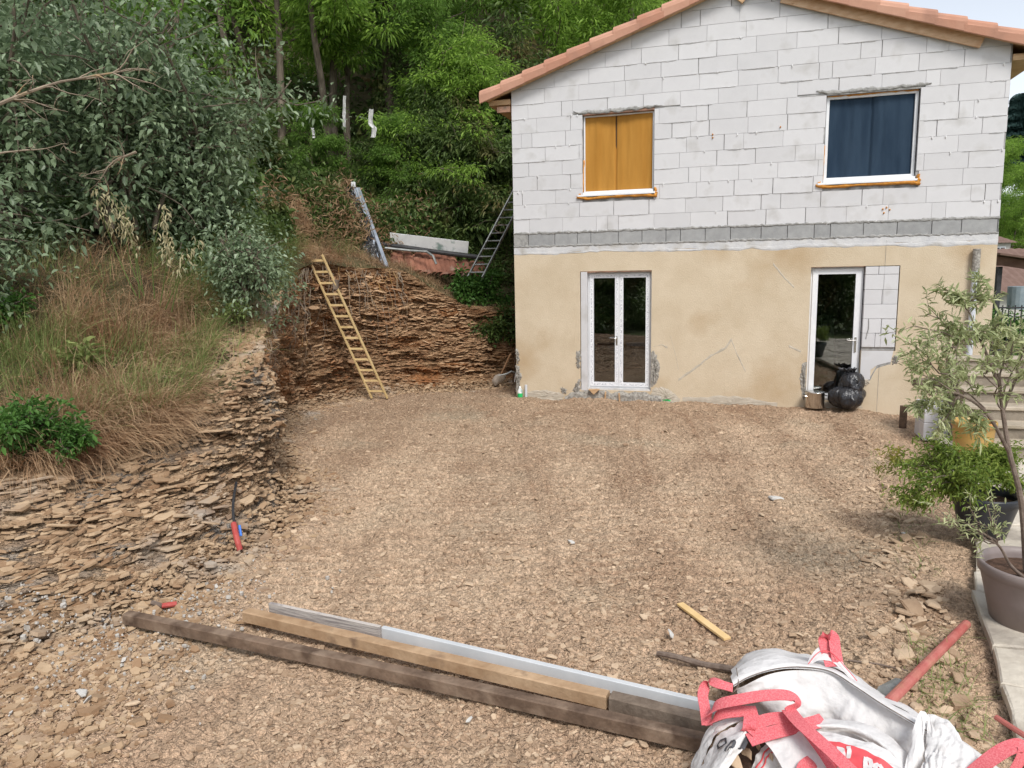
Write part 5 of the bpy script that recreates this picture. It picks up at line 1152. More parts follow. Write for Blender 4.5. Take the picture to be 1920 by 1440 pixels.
mb=MB(); mb.beam(q1,q2,.036,.08,bev=.003); fixn(tag(mb.build('white_strip',pmat('white_painted_aluminium',(.52,.54,.56),(.62,.63,.64),scale=3,rough=.4)),'long white painted rule lying along the back of the tan beam','batten'))
mb=MB(); p=g_at(470,1165,.015); mb.prism([(-.1,-.03),(.11,-.05),(.14,.0),(.0,.03)],0,.015,axis=2); mb.v[0]+=p; tag(mb.build('wood_chip',M_beamlt),'thin broken wood chip under the left end of the tan beam','wood')
mb=MB(); mb.beam(g_at(1275,1132,.012),g_at(1364,1198,.012),.055,.018,bev=.002); fixn(tag(mb.build('pine_lath',M_lath),'short yellow pine lath lying alone on the yard above the bag','lath'))
mb=MB(); A=g_at(1232,1225,.025);B=g_at(1400,1262,.03); mb.tube([A+(B-A)*t+np.array([0,0,.006*math.sin(t*9)]) for t in np.linspace(0,1,9)],[.016,.019,.018,.02,.019,.02,.021,.02,.02],8); tag(mb.build('stick',M_stick),'grey brown round wooden pole half hidden behind the white bag','pole')
mb=MB(); A=g_at(1590,1238,.012);B=g_at(1702,1258,.012); mb.tube([A,(A+B)/2+[0,0,.01],B],.006,5); tag(mb.build('twig',M_stick),'thin dark twig lying right of the red strap loop','stick')
mb=MB(); A=G(1812,1170,.10);B=G(1665,1318,.25); mb.tube([A+(B-A)*t for t in np.linspace(0,1,10)],.027,12); tag(mb.build('red_pole',M_red),'faded red wooden handle sloping from the terrace edge down behind the bag','handle')
mb=MB(); mb.tube([G(1660,1300,.12),G(1685,1287,.1)],.045,12); tag(mb.build('pipe_end',M_alu),'grey pipe end peeping out behind the bag beside the red handle','pipe')
mb=MB(); A=G(1868,1345,.14);B=G(1930,1385,.15); mb.tube([A,B],.014,8); tag(mb.build('red_stick',M_red),'thin red handle lying on the paving at the lower right edge','handle')
# ---- terrace paving
TZ=.105
te=thing('terrace','x','terrace',tuple(G(1850,1300,0))); 
for k_ in ('label','category'): del te[k_]
te['kind']='structure'; te.name='terrace'; WM['terrace']=WM.get(te.name,WM[te.name])
mb=MB(); P=[(1.6,.9),(2.46,3.25),(2.9,4.1),(3.2,4.75),(3.85,5.75),(4.35,6.65),(4.95,7.9),(5.65,9.4),(14,9.4),(14,.9)]
mb.prism(P,-.3,TZ-.02,axis=2); mb.build('bed',M_pavejoint,te)
# irregular slabs: clip a jittered voronoi of seeds inside the terrace
rp=np.random.default_rng(14)
def halfclip(poly,n,c):
    out=[]
    for i in range(len(poly)):
        p,q=poly[i],poly[(i+1)%len(poly)];dp=p@n-c;dq=q@n-c
        if dp<=0: out.append(p)
        if dp*dq<0: out.append(p+(q-p)*dp/(dp-dq))
    return out
seeds=[]
for j,y in enumerate(np.arange(1.3,9.6,.52)):
    for i in range(13):
        x=np.interp(y,[.9,3.25,4.75,6.65,9.4],[1.6,2.46,3.2,4.35,5.65])+.22+i*.58+(j%2)*.12; seeds.append((x+rp.uniform(-.13,.13),y+rp.uniform(-.14,.14)))
seeds=np.array(seeds); outer=[np.array(p) for p in P]
for k,s_ in enumerate(seeds):
    if s_[0]>8.2 and s_[1]<7: continue
    poly=[s_+np.array(o) for o in ((-.6,-.6),(.6,-.6),(.6,.6),(-.6,.6))]
    for t in seeds:
        if t is s_ or np.allclose(t,s_): continue
        nv=t-s_; L=np.linalg.norm(nv)
        if L<1.6 and poly: nv=nv/L; poly=halfclip(poly,nv,(s_+t)@nv/2-.012)
    for i in range(len(outer)-3):    # left border, slabs overhang a little
        e=outer[i+1]-outer[i]; nl=np.array([-e[1],e[0]])/np.linalg.norm(e)
        if poly and i<8 and min(outer[i][1],outer[i+1][1])<=s_[1]<max(outer[i][1],outer[i+1][1]): poly=halfclip(poly,nl,outer[i]@nl+.025)
    if len(poly)<3: continue
    c=np.mean(poly,0); ar=abs(sum(poly[i][0]*poly[(i+1)%len(poly)][1]-poly[(i+1)%len(poly)][0]*poly[i][1] for i in range(len(poly))))/2
    if ar<.02: continue
    # roughen outline
    Q=[]
    for i in range(len(poly)):
        p,q=poly[i],poly[(i+1)%len(poly)]; m=max(1,int(np.linalg.norm(q-p)/.12))
        for u in range(m): Q.append(p+(q-p)*u/m+(rp.normal(0,.007,2)))
    n=len(Q);z=TZ+rp.uniform(-.008,.008); V=[(p[0],p[1],z-.06) for p in Q]+[(p[0],p[1],z-.008) for p in Q]+[(c[0]+(p[0]-c[0])*.96,c[1]+(p[1]-c[1])*.96,z+rp.normal(0,.002)) for p in Q]
    mb=MB(); mb.add(V,[(i,(i+1)%n,n+(i+1)%n,n+i) for i in range(n)]+[(n+i,n+(i+1)%n,2*n+(i+1)%n,2*n+i) for i in range(n)]+[tuple(2*n+i for i in range(n))],rp.uniform()); mb.build('paving_slab',M_stonepave,te,rnd=False)
# ---- pots
def pot(name,label,c,R,H,mat,rim=.03,th=.012,soil=.07,taper=.72,cat='pot'):
    root=thing(name,label,cat,tuple(c)); b=R*taper; mb=MB(); mb.lathe([(0,0),(b,0),(b+ (R-b)*.5,H*.5),(R-.015,H-.075),(R-.012,H-.07),(R,H-.065),(R+.003,H-.01),(R-.004,H),(R-th-.006,H),(R-th-.012,H-.05),(b,.03),(0,.03)],c,40); mb.build('body',mat,root,smooth=True)
    mb=MB(); rs=R-th-.02; mb.lathe([(0,H-soil+.01),(rs*.5,H-soil+.012),(rs,H-soil)],c,24); mb.build('soil',M_soil,root); return root
pT=G(1932,1165,TZ); pB=G(1842,1000,TZ)
pot('plant_pot','large taupe plastic pot with olive tree at the right frame edge',pT,.315,.39,M_pott)
pot('plant_pot','large black plastic pot on the terrace holding the feathery maple',pB,.262,.36,M_potb,taper=.66)
pY=G(1822,852,TZ); pot('plant_pot','yellow ochre glazed pot behind the maple, in front of the white blocks',pY,.24,.42,M_poty,taper=.8)
pO=G(1893,800,TZ); pot('plant_pot','small terracotta pot at the foot of the steps',pO,.15,.22,M_tile,taper=.8)
# maple
def plant(name,label,c,stems,tips_spec,n,L,mat,seed,wr,cat,bark,clump=.1,droop=.3,rad=.012,zb=0.,quad=True,z2=1.):
    r=np.random.default_rng(seed); root=thing(name,label,cat,tuple(c)); mb=MB(); T=[]
    for (pts,r0,r1) in stems:
        P=catmull(np.array(pts,float),14); mb.tube(P,np.linspace(r0,r1,14),8)
    for (p,q,k) in tips_spec:     # twigs from p (array) toward q with k subtwigs
        l=np.linspace(0,1,7)[:,None]; P=p+(q-p)*l+r.normal(0,.018,(7,3))*np.sin(l*3.1); mb.tube(P,np.linspace(rad,.003,7),5,cap=False); T+=[(x,(q-p)) for x in P[3:]]
        for j in range(k):
            b0=P[r.integers(2,7)]; d=(q-p)/np.linalg.norm(q-p)+rdir(r,1,.1)[0]*.9; l2,r2=limb(r,b0,d,np.linalg.norm(q-p)*r.uniform(.25,.55),rad*.45,5,.3); mb.tube(l2,r2,4,cap=False); T+=[(x,d) for x in l2[1:]]
    mb.build('trunk',bark,root); C=np.array([t[0] for t in T]); D=np.array([t[1]/np.linalg.norm(t[1]) for t in T])
    i=r.integers(0,len(C),n); d=D[i]*.6+rdir(r,n,zb,.9); d/=np.linalg.norm(d,axis=1)[:,None]; p=C[i]+r.normal(0,clump,(n,3))*[1,1,z2]; Ls=L*r.uniform(.55,1.25,n)
    leaf_obj('leaves',[leaves(p,d,Ls,Ls*wr,r,droop,quad=quad)],mat,root,r=r); return root
c=pB+[0,0,.3]
Yc=pB[1]
tips=[(c+[.02,0,.25],Yp(px,py+14,Yc+dy),6) for (px,py,dy) in [(1705,872,.0),(1730,905,-.1),(1750,850,.2),(1775,835,.0),(1800,838,.2),(1760,880,-.2),(1830,842,0),(1865,840,.1),(1895,850,0),(1900,890,-.1),(1880,830,.2),(1745,925,0),(1720,858,.1),(1850,850,.3),(1820,880,-.3),(1790,900,-.1),(1870,880,-.2)]]
plant('maple_plant','feathery green and bronze maple growing in the black pot',c,[([c,c+[0,0,.15],c+[.02,0,.32]],.014,.01),([c+[-.05,0,0],c+[-.1,0,.2],c+[-.2,0,.35]],.01,.006)],tips,8000,.05,M_map,61,.32,'plant',M_bark,.045,.25,.009,z2=.6)
# olive tree
c=pT+[-.05,0,.31]; Yo=pT[1]
S1=[c,Yp(1915,940,Yo),Yp(1893,850,Yo+.05),Yp(1880,770,Yo+.1),Yp(1872,700,Yo+.1)]
S2=[Yp(1893,850,Yo+.05),Yp(1850,775,Yo),Yp(1800,740,Yo-.05),Yp(1760,735,Yo-.1)]
S3=[Yp(1880,770,Yo+.1),Yp(1905,710,Yo+.1),Yp(1930,670,Yo+.2)]
S4=[Yp(1872,720,Yo+.1),Yp(1840,640,Yo+.1),Yp(1815,580,Yo+.1)]
S5=[c+[-.04,-.05,0],Yp(1895,1060,Yo-.05),Yp(1870,1020,Yo-.1),Yp(1820,985,Yo-.15)]
B1,B2,B3,B4=[np.array(s) for s in (S1,S2,S3,S4)]
tp_=[]
for (px,py,dy,src) in [(1715,612,0,B4[1]),(1740,590,.1,B4[1]),(1775,545,.1,B4[2]),(1800,560,0,B4[2]),(1835,530,.1,B4[2]),(1850,560,.2,B4[2]),(1870,610,.0,B4[1]),(1730,650,-.1,B2[2]),(1715,700,-.1,B2[2]),(1740,740,-.2,B2[3]),(1725,760,-.1,B2[3]),(1790,620,.1,B4[1]),(1760,680,0,B2[2]),(1800,690,.1,B2[1]),(1845,680,-.1,B1[3]),(1900,640,0,B3[0]),(1925,620,.1,B3[1]),(1895,600,.2,B4[0]),(1780,770,0,B2[2]),(1825,800,-.1,B2[1]),(1760,800,-.1,B2[2]),(1820,620,-.1,B4[1]),(1860,640,.2,B4[0]),(1780,650,-.2,B4[1]),(1750,720,.1,B2[2]),(1935,690,0,B3[1])]:
    tp_.append((src,Yp(px,py,Yo+dy),5))
plant('olive_tree','young silver green olive tree rising from the taupe pot at the right',c,[(S1,.02,.010),(S2,.012,.005),(S3,.012,.006),(S4,.011,.005)],tp_,3200,.062,M_olv,62,.22,'olive tree',M_stick,.012,.15,.006,.1)
c2=c+[-.1,-.06,-.02]
tp_=[(Yp(1870,1020,Yo-.1),Yp(px,py,Yo-.15),3) for (px,py) in [(1765,962),(1790,985),(1820,955),(1850,945),(1868,960),(1800,1005),(1835,1000),(1880,985),(1775,975)]]
plant('olive_sapling','small sparse olive shoot bending left over the rim of the taupe pot','x' and c2,[(S5,.012,.005)],tp_,330,.05,M_olv,63,.18,'olive shoot',M_stick,.012,.1,.005,.1)
mb=MB(); p=pT+[-.13,-.12,.34]; mb.tube([p,p+[.05,-.01,.01]],.016,8); tag(mb.build('blue_clip',M_blue2),'small blue plastic clip on the soil of the taupe pot','clip')
# ---- white block stack by the facade
def wpos(px,py,z): return G(px,py,z)
o0=G(1730,826,-.05); ux=HU.copy(); 
def wbx(root,p,a,b_,h,z,rv,mat=M_aac):
    mb=MB(); mb.box((0,0,0),(a,b_,h),bev=.006,r=rv); R=np.stack([HU,HN,[0,0,1]],1); mb.v[0]=mb.v[0]@R.T+p+[0,0,z]; return fixn(mb.build('block_of_stack',mat,root,rnd=True))
rk=np.random.default_rng(9)
lbls={}
k=0
for lvl in range(2):
    for i in range(2):
        for j in range(2):
            p=o0+HU*(i*.63)+HN*(j*.255)
            mb=MB(); mb.box((0,0,0),(.62,.25,.25),bev=.006,r=rk.uniform()); R=np.stack([HU,HN,[0,0,1]],1); mb.v[0]=mb.v[0]@R.T+p+[0,0,lvl*.255]
            nm=[['front left','rear left'],['front right','rear right']][i][j]
            tag(fixn(mb.build('aerated_block',M_aac,rnd=True)),'white block, %s one in the %s layer of the stack beside the facade'%(nm,'lower' if lvl==0 else 'upper'),'block','white blocks stacked by the right end of the facade')
            k+=1
mb=MB(); R=np.stack([HU,HN,[0,0,1]],1); mb.box((0,0,0),(.3,.25,.62),bev=.006,r=.3); mb.v[0]=mb.v[0]@R.T+o0+HU*.75+HN*.22+[0,0,.52]; tag(fixn(mb.build('aerated_block',M_aac,rnd=True)),'white block standing upright on top of the stack beside the facade','block')
mb=MB(); mb.box((0,0,0),(.62,.25,.12),bev=.006,r=.3); mb.v[0]=mb.v[0]@R.T+o0+HU*.05+HN*.8+[0,0,.62]; tag(fixn(mb.build('rubble_board',M_beamgr)),'rough brown plank lying across the back of the white block stack','plank')
mb=MB(); mb.box((0,0,0),(.10,.03,.35)); mb.v[0]=mb.v[0]@R.T+o0+HU*-.12+HN*.9+[0,0,-.02]; tag(mb.build('slate_piece',M_dkst),'dark slate piece leaning in the corner between facade and white blocks','slate')
# ---- steps at the right of the house
M_stepr=pmat('step_riser_stone',(.20,.17,.135),(.34,.29,.23),scale=4,rough=.9,bump=.6)
M_tread=pmat('worn_tread_stone',(.34,.29,.22),(.50,.43,.34),scale=4,rough=.9,bump=.5)
st=thing('garden_steps','pale stone steps climbing beside the right corner of the house','steps',tuple(G(1870,850,TZ)))
s0=G(1842,872,.0)
for k in range(6):
    mb=MB(); R=np.stack([HU,HN,[0,0,1]],1); mb.box((0,k*.30,0),(1.15,k*.30+.34,.06+.17*(k+1)-.0),bev=.0); mb.v[0][:, 1]+=0; mb.v[0]=mb.v[0]@R.T+s0; mb.build('step',M_stepr,st)
    mb=MB(); mb.box((-.02,k*.30-.03,.06+.17*(k+1)+.002),(1.17,k*.30+.33,.06+.17*(k+1)+.045),bev=.006); mb.v[0]=mb.v[0]@R.T+s0; fixn(mb.build('tread',M_tread,st))
# slatted rail beside the steps
rl=thing('slatted_railing','weathered brown slatted railing climbing along the steps at the right edge','railing',tuple(s0+HU*1.3))
for k in range(26):
    q=s0+HU*1.28+HN*(k*.085-.35); zb=max(0.,.1+.57*(k*.085-.35)); mb=MB(); mb.box((-.012,0,zb),(.012,.055,zb+.95)); mb.v[0]=mb.v[0]@R.T+q; mb.build('slat',M_dwood,rl)
mb=MB(); A=s0+HU*1.28+HN*-.4; B=s0+HU*1.28+HN*1.85; mb.beam(A+[0,0,.93],B+[0,0,2.05],.06,.05); mb.beam(A+[0,0,.25],B+[0,0,1.35],.04,.04); mb.build('handrail',M_dwood,rl)
# upper garden platform, iron fence
mb=MB(); R=np.stack([HU,HN,[0,0,1]],1); mb.box((8.9,-1.2,-.5),(16,14,.55)); mb.v[0]=mb.v[0]@R.T+FA; tag(mb.build('garden_ground',M_field),kind='structure')
fe=thing('iron_fence','dark iron picket fence in the garden right of the house','fence',tuple(hw(9.,3,.55)))
for k in range(44):
    p=hw(8.6+k*.11,3.5,.5); mb=MB(); mb.tube([p,p+[0,0,1.05]],.012,5); mb.build('picket',M_iron,fe)
for z in (.65,1.5): mb=MB(); mb.beam(hw(8.5,3.5,z),hw(13.5,3.5,z),.03,.03); mb.build('rail',M_iron,fe)
tuft('leafy_plant',tuple(hw(9.3,1.0,.55)),.7,2500,.08,M_fern,211,'green bush in the garden right of the steps','bush',8)
tuft('leafy_plant',tuple(hw(9.9,6,.5)),.9,2500,.1,M_fern,212,'green hedge plant behind the iron fence','bush',8)
# carport
cp=thing('carport','brown timber carport roof on dark posts beyond the house corner','carport',tuple(Yp(1880,590,19)))
a=Yp(1860,487,19);b=Yp(1990,506,18.2); mb=MB(); mb.beam(a,b,.12,.22); mb.build('roof_beam',pmat('stained_brown_timber',(.10,.055,.04),(.17,.10,.075),scale=4,rough=.7),cp)
mb=MB(); a2=(a+b)/2; mb.prism([(a[0],a[1]-.3),(b[0],b[1]-.3),(b[0],b[1]+3.3),(a[0],a[1]+3.3)],a[2]+.12,a[2]+.17,axis=2); mb.v[0][:,2]+=(mb.v[0][:,0]-a[0])/(b[0]-a[0])*(b[2]-a[2]); mb.build('roof_sheet',M_rtile,cp)
p=Yp(1873,500,19); mb=MB(); mb.box((p[0]-.06,p[1]-.06,0),(p[0]+.06,p[1]+.06,p[2])); mb.build('post',M_iron,cp)
mb=MB(); mb.box((p[0]+2.5,p[1]-.6,0),(p[0]+2.62,p[1]-.5,p[2])); mb.build('post',M_iron,cp)
# shed and far house
def simple_house(name,label,cat,p,wd,dp,wh,rh,rows,rot,wins=()):
    root=thing(name,label,cat,tuple(p),rot); X=WM[root.name]
    mb=MB(X); mb.box((0,0,-2),(wd,dp,wh)); mb.prism([(0,wh),(dp,wh),(dp/2,wh+rh)],0.01,wd-.01,axis=0); mb.build('wall',M_plaster,root)
    for s in (0,1):
        nx=int(wd/.25); V=[]
        for j in range(rows+1):
            f=j/rows; y=(-.35+(dp/2+.35)*f); y=y if s==0 else dp-y; z=wh-.35*rh/(dp/2)+(rh+.35*rh/(dp/2))*f+.04
            for i in range(nx*2+1): V.append((-.3+i*(wd+.6)/(nx*2),y,z+(.03 if i%2 else 0)))
            if j<rows: 
                for i in range(nx*2+1): V.append((-.3+i*(wd+.6)/(nx*2),y+(dp/2+.35)/rows*.99*(1 if s==0 else -1),z+(rh+.35*rh/(dp/2))/rows*.99+.03+(.03 if i%2 else 0)))
        m=len(V)//(nx*2+1); mb=MB(X); mb.add(V,[tuple(f) for f in grid_faces(m,nx*2+1).tolist()]); mb.build('roof',M_rtile,root)
    for (x0,x1,z0,z1) in wins:
        mb=MB(X); mb.box((x0,-.03,z0),(x1,.0,z1)); wn=mb.build('window',M_pvc,root); mb=MB(X); mb.box((x0+.08,-.045,z0+.08),((x0+x1)/2-.04,-.031,z1-.08)); mb.box(((x0+x1)/2+.04,-.045,z0+.08),(x1-.08,-.031,z1-.08)); mb.build('pane',M_potb,wn)
    return root
p=Yp(1862,578,24); simple_house('garden_shed','low pale shed with brown tiled roof right of the house','shed',(p[0]-.6,24,p[2]-.0),9,5,Yp(1862,542,24)[2]-p[2],1.25,10,math.radians(-3))
mb=MB(); q=Yp(1908,560,21); mb.lathe([(0,-.3),(.25,-.3),(.27,.35),(0,.36)],q,16); tag(mb.build('water_barrel',pmat('grey_blue_plastic',(.2,.25,.28),(.28,.33,.36),rough=.4)),'grey blue barrel in front of the shed wall','barrel')
p=Yp(1858,492,52); simple_house('distant_house','distant pale house with brown roof and one white window above the carport','house',(p[0]-2.2,52,p[2]-1.2),3.9,9,2.6,1.3,9,math.radians(8),((2.6,3.5,1.0,2.3),))
# ---- in front of the doors
mb=MB(HX); cpot=(5.335,-.16,.02); pr=thing('steel_pot','large brushed steel cooking pot standing at the right glass door','pot',tuple(hw(*cpot)))
mb=MB(); mb.lathe([(0,0),(.150,0),(.156,.01),(.156,.255),(.162,.262),(.158,.268),(.150,.262),(.150,.02),(0,.02)],hw(*cpot),36); mb.build('body',M_metal,pr,smooth=True)
for s in (-1,1): mb=MB(); q=hw(*cpot)+np.array([s*.156,-.0,.20]); mb.tube([q+[0,-.05,0],q+[s*.035,-.045,0],q+[s*.035,.045,0],q+[0,.05,0]],.007,6); mb.build('handle',M_metal,pr)
mb=MB(); mb.lathe([(0,.275),(.155,.27),(.16,.266),(.155,.264),(0,.27)],hw(*cpot),30); mb.build('lid',M_metal,pr,smooth=True)
def lumpy_bag(c,R,Hh,seed,neck=True):
    n,k=72,44; V=[]
    for i in range(k):
        f=i/(k-1); th=f*math.pi*.93 if neck else f*math.pi; rr=math.sin(min(th,math.pi))**.75; z=(1-math.cos(th))/2*Hh
        for j in range(n):
            a=j/n*2*math.pi; d=np.array([math.cos(a),math.sin(a),z*3]); cr=.22*fbm(d[0]*1.8,d[1]*1.8,d[2]*1.0,seed=seed,o=2)+.16*(1-np.abs(fbm(d[0]*4,d[1]*4,d[2]*2.2,seed=seed+3,o=2)))-.05*(f>.8)*math.cos(a*7)
            q=R*max(rr,.06)*(1+float(cr)); V.append((c[0]+q*math.cos(a)*1.0,c[1]+q*math.sin(a)*.85,c[2]+z*(1+.04*float(cr))))
    F=[(i*n+j,i*n+(j+1)%n,(i+1)*n+(j+1)%n,(i+1)*n+j) for i in range(k-1) for j in range(n)]
    return V,F
bgp=thing('bin_bag','stuffed black plastic bin bag slumped before the right glass door','bag',tuple(hw(5.80,-.2,0)))
mb=MB(); V,F=lumpy_bag(hw(5.83,-.19,.02),.25,.38,5,False); mb.add(V,F); mb.build('lower_bulge',M_blkpl,bgp,smooth=True)
mb=MB(); V,F=lumpy_bag(hw(5.89,-.15,.20),.175,.44,9); mb.add(V,F); 
mb.build('upper_bulge',M_blkpl,bgp,smooth=True)
q=hw(5.88,-.15,.61); mb=MB(); V=[];
for i in range(6):
    f=i/5
    for j in range(25): a=j/25*2*math.pi; R_=.03+.10*f**1.3*(1+.35*math.sin(a*5+i)); V.append(q+np.array([R_*math.cos(a)-.05*f,R_*math.sin(a)*.6,.09*f+.02*math.sin(a*7)]))
mb.add(V,[(i*25+j,i*25+(j+1)%25,(i+1)*25+(j+1)%25,(i+1)*25+j) for i in range(5) for j in range(25)]); mb.build('knotted_top',M_blkpl,bgp)
mb=MB(); q=hw(2.86,-.10,.03); r_=np.random.default_rng(2); V=[q+np.array([r_.uniform(-.11,.11),r_.uniform(-.03,.03),r_.uniform(0,.045)]) for i in range(24)]; mb.add(V,[(i,i+1,i+2) for i in range(22)]); tag(mb.build('green_scrap',M_green),'bright green plastic scrap lying at the wall right of the french door','scrap')
bt=thing('green_bottle','green bottle with white cap area beside a grey pipe stub at the left house corner','bottle',tuple(hw(.09,-.07,0)))
mb=MB(); mb.lathe([(0,0),(.045,0),(.05,.03),(.05,.10)],hw(.09,-.08,.0),16); mb.build('lower_part',M_green,bt,smooth=True); mb=MB(); mb.lathe([(.05,.10),(.05,.15),(.02,.2),(.02,.23),(0,.235)],hw(.09,-.08,.0),16); mb.build('upper_part',M_white,bt,smooth=True)
mb=MB(); mb.tube([hw(.2,-.06,-.03),hw(.205,-.06,.26)],.026,12); tag(mb.build('pipe_stub',M_pipe),'grey plastic pipe stub rising from the ground at the left house corner','pipe')
# ================================================================ THE BIG BAG (bottom right)
bag=thing('bulk_bag','collapsed white woven bulk bag with red lifting straps in the lower right corner','bulk bag',tuple(G(1600,1400,0)))
def spatch(name,rows,mat,nu=60,nv=26,amp=.012,fr=9.,seed=1,parent=bag,fold=0.,smooth=True):
    """cloth sheet through rows of surveyed points (px,py,z)"""
    R_=[catmull(np.array([G(*p) for p in row]),nu) for row in rows]; S_=catmull(np.array(R_),nv)      # nv,nu,3
    n=np.cross(np.gradient(S_,axis=0),np.gradient(S_,axis=1)); n/=np.linalg.norm(n,axis=2)[...,None]+1e-9
    U,V=np.meshgrid(np.linspace(0,1,nu),np.linspace(0,1,nv)); ridge=1-np.abs(fbm(U*fr*.9+V*1.6,V*fr*.35,seed=seed,o=2))
    d=amp*fbm(S_[...,0]*fr,S_[...,1]*fr,S_[...,2]*fr,seed=seed,o=3)+amp*1.0*ridge+fold*np.sin(U*34+2*np.sin(V*3))
    S_=S_+n*d[...,None]; mb=MB(); mb.add(S_.reshape(-1,3),[tuple(f) for f in grid_faces(nv,nu).tolist()]); return mb.build(name,mat,parent,smooth=smooth),S_
# rear wall seen from inside: rolled hem on top, then liner falling to the bottom
RIM=[(1370,1268,.40),(1400,1242,.43),(1445,1227,.45),(1500,1238,.45),(1560,1252,.44),(1610,1282,.43),(1655,1312,.42),(1715,1345,.40),(1790,1392,.38),(1860,1440,.36),(1915,1478,.34)]
def off(row,dx,dy,dz): return [(p[0]+dx,p[1]+dy,max(p[2]+dz,.02)) for p in row]
H1=[(1376,1288,.41),(1405,1272,.44),(1450,1258,.46),(1500,1254,.46),(1555,1262,.46),(1605,1292,.45),(1650,1322,.44),(1710,1358,.42),(1785,1404,.4),(1855,1452,.38),(1905,1488,.36)]
spatch('rear_hem',[RIM,[((a[0]+b[0])/2,(a[1]+b[1])/2,(a[2]+b[2])/2+.018) for a,b in zip(RIM,H1)],H1],M_cloth,90,12,.004,6,3)
L1=[(p[0]+4,p[1]+3,p[2]-.02) for p in H1]
L2=[(1385,1305,.33),(1415,1310,.34),(1455,1316,.33),(1500,1322,.32),(1550,1330,.32),(1600,1350,.32),(1640,1372,.32),(1690,1400,.32),(1760,1436,.31),(1830,1476,.3),(1890,1510,.3)]
L3=[(1395,1325,.22),(1425,1345,.2),(1465,1360,.2),(1505,1372,.2),(1550,1384,.2),(1595,1400,.2),(1630,1420,.2),(1680,1445,.2),(1740,1480,.2),(1810,1510,.2),(1880,1540,.2)]
spatch('liner',[L1,L2,L3],M_cloth,120,40,.020,7,5,fold=.003)
spatch('rear_wall',[off(RIM,0,-1,-.0),[(p[0],p[1]-14,p[2]*.5) for p in RIM],[(p[0],p[1]-6,.0) for p in RIM]],M_cloth,60,10,.012,7,6)
# raised corner with the loop
spatch('corner_flap',[[(1508,1252,.44),(1530,1218,.50),(1546,1214,.51),(1562,1222,.50),(1600,1268,.45)],[(1508,1258,.43),(1532,1240,.47),(1548,1238,.48),(1566,1246,.47),(1606,1284,.44)]],M_cloth,30,8,.004,5,8)
# stitched seam lines on the hem
def seam(row,mat,rad=.0025,lift=.012,name='seam'):
    P=catmull(np.array([G(*p) for p in row]),60)+[0,-.004,lift]; mb=MB(); mb.tube(P,rad,5); mb.build(name,mat,bag)
seam(H1,M_stick,.0022,.012); seam([(1512,1250,.46),(1532,1226,.50),(1548,1222,.51),(1566,1232,.50),(1606,1278,.45)],M_clred,.002,.006)
seam([(1380,1255,.43),(1384,1285,.42),(1376,1300,.40)],M_stick,.002,.01)
# front left flap with print
FLAP=[[(1402,1342,.36),(1380,1358,.34),(1352,1372,.30),(1330,1400,.24),(1312,1432,.18),(1298,1475,.10)],[(1410,1350,.37),(1392,1372,.36),(1368,1398,.34),(1350,1424,.29),(1335,1455,.24),(1322,1490,.2)],[(1418,1358,.36),(1402,1388,.33),(1385,1415,.30),(1362,1445,.26),(1345,1475,.22),(1335,1510,.18)]]
_,SF=spatch('printed_flap',FLAP,M_cloth,50,20,.010,8,11)
spatch('outer_flap',[[(1398,1340,.35),(1352,1350,.30),(1330,1362,.25),(1312,1395,.17),(1296,1430,.1),(1288,1475,.04)],[(1402,1344,.35),(1362,1360,.31),(1336,1385,.26),(1318,1415,.2),(1304,1450,.13),(1296,1490,.08)]],M_cloth,40,10,.008,8,12)
# front rolled edge and white fold bands
spatch('folded_band',[[(1478,1352,.34),(1540,1347,.36),(1600,1352,.37),(1650,1372,.37),(1690,1402,.36),(1720,1440,.34)],[(1480,1362,.35),(1540,1359,.38),(1598,1364,.39),(1644,1386,.39),(1680,1418,.38),(1700,1450,.36)],[(1484,1370,.32),(1540,1370,.35),(1596,1376,.36),(1640,1398,.36),(1672,1430,.35),(1690,1462,.33)]],M_cloth,60,14,.006,7,14)
FP=[[(1430,1388,.33),(1490,1374,.36),(1545,1372,.38),(1600,1384,.39),(1650,1402,.39),(1700,1440,.37)],[(1450,1412,.31),(1500,1395,.35),(1550,1390,.38),(1600,1402,.39),(1645,1422,.39),(1690,1458,.37)],[(1470,1450,.28),(1510,1425,.32),(1555,1418,.36),(1600,1432,.37),(1645,1455,.37),(1690,1490,.36)],[(1480,1500,.22),(1520,1480,.25),(1560,1475,.30),(1605,1480,.32),(1650,1500,.33),(1690,1530,.33)]]
_,SP=spatch('front_panel',FP,M_cloth,60,30,.008,7,16)
# red printed band on the front panel with white lettering (laid just over the cloth)
def on_sheet(S_,u,v,lift=.004):
    nv,nu=S_.shape[:2]; a=np.clip(v,0,1)*(nv-1.001); b=np.clip(u,0,1)*(nu-1.001); i=a.astype(int);j=b.astype(int);f=(a-i)[...,None];g=(b-j)[...,None]
    P=S_[i,j]*(1-f)*(1-g)+S_[i+1,j]*f*(1-g)+S_[i,j+1]*(1-f)*g+S_[i+1,j+1]*f*g
    q=np.cross(S_[np.minimum(i+1,nv-1),j]-S_[i,j],S_[i,np.minimum(j+1,nu-1)]-S_[i,j]); q/=np.linalg.norm(q,axis=-1)[...,None]+1e-9; s=np.where(q[...,2:3]<0,-1,1); return P+q*s*lift
def print_rect(S_,u0,u1,v0,v1,mat,name,lift=.004,n=24,m=10,wav=0.):
    U,V=np.meshgrid(np.linspace(u0,u1,n),np.linspace(v0,v1,m)); V=V+wav*np.sin(U*20); P=on_sheet(S_,U,V,lift); mb=MB(); mb.add(P.reshape(-1,3),[tuple(f) for f in grid_faces(m,n).tolist()]); return mb.build(name,mat,bag,smooth=True)
print_rect(SP,.40,.98,.33,.80,M_clred,'printed_band',.005,40,14)
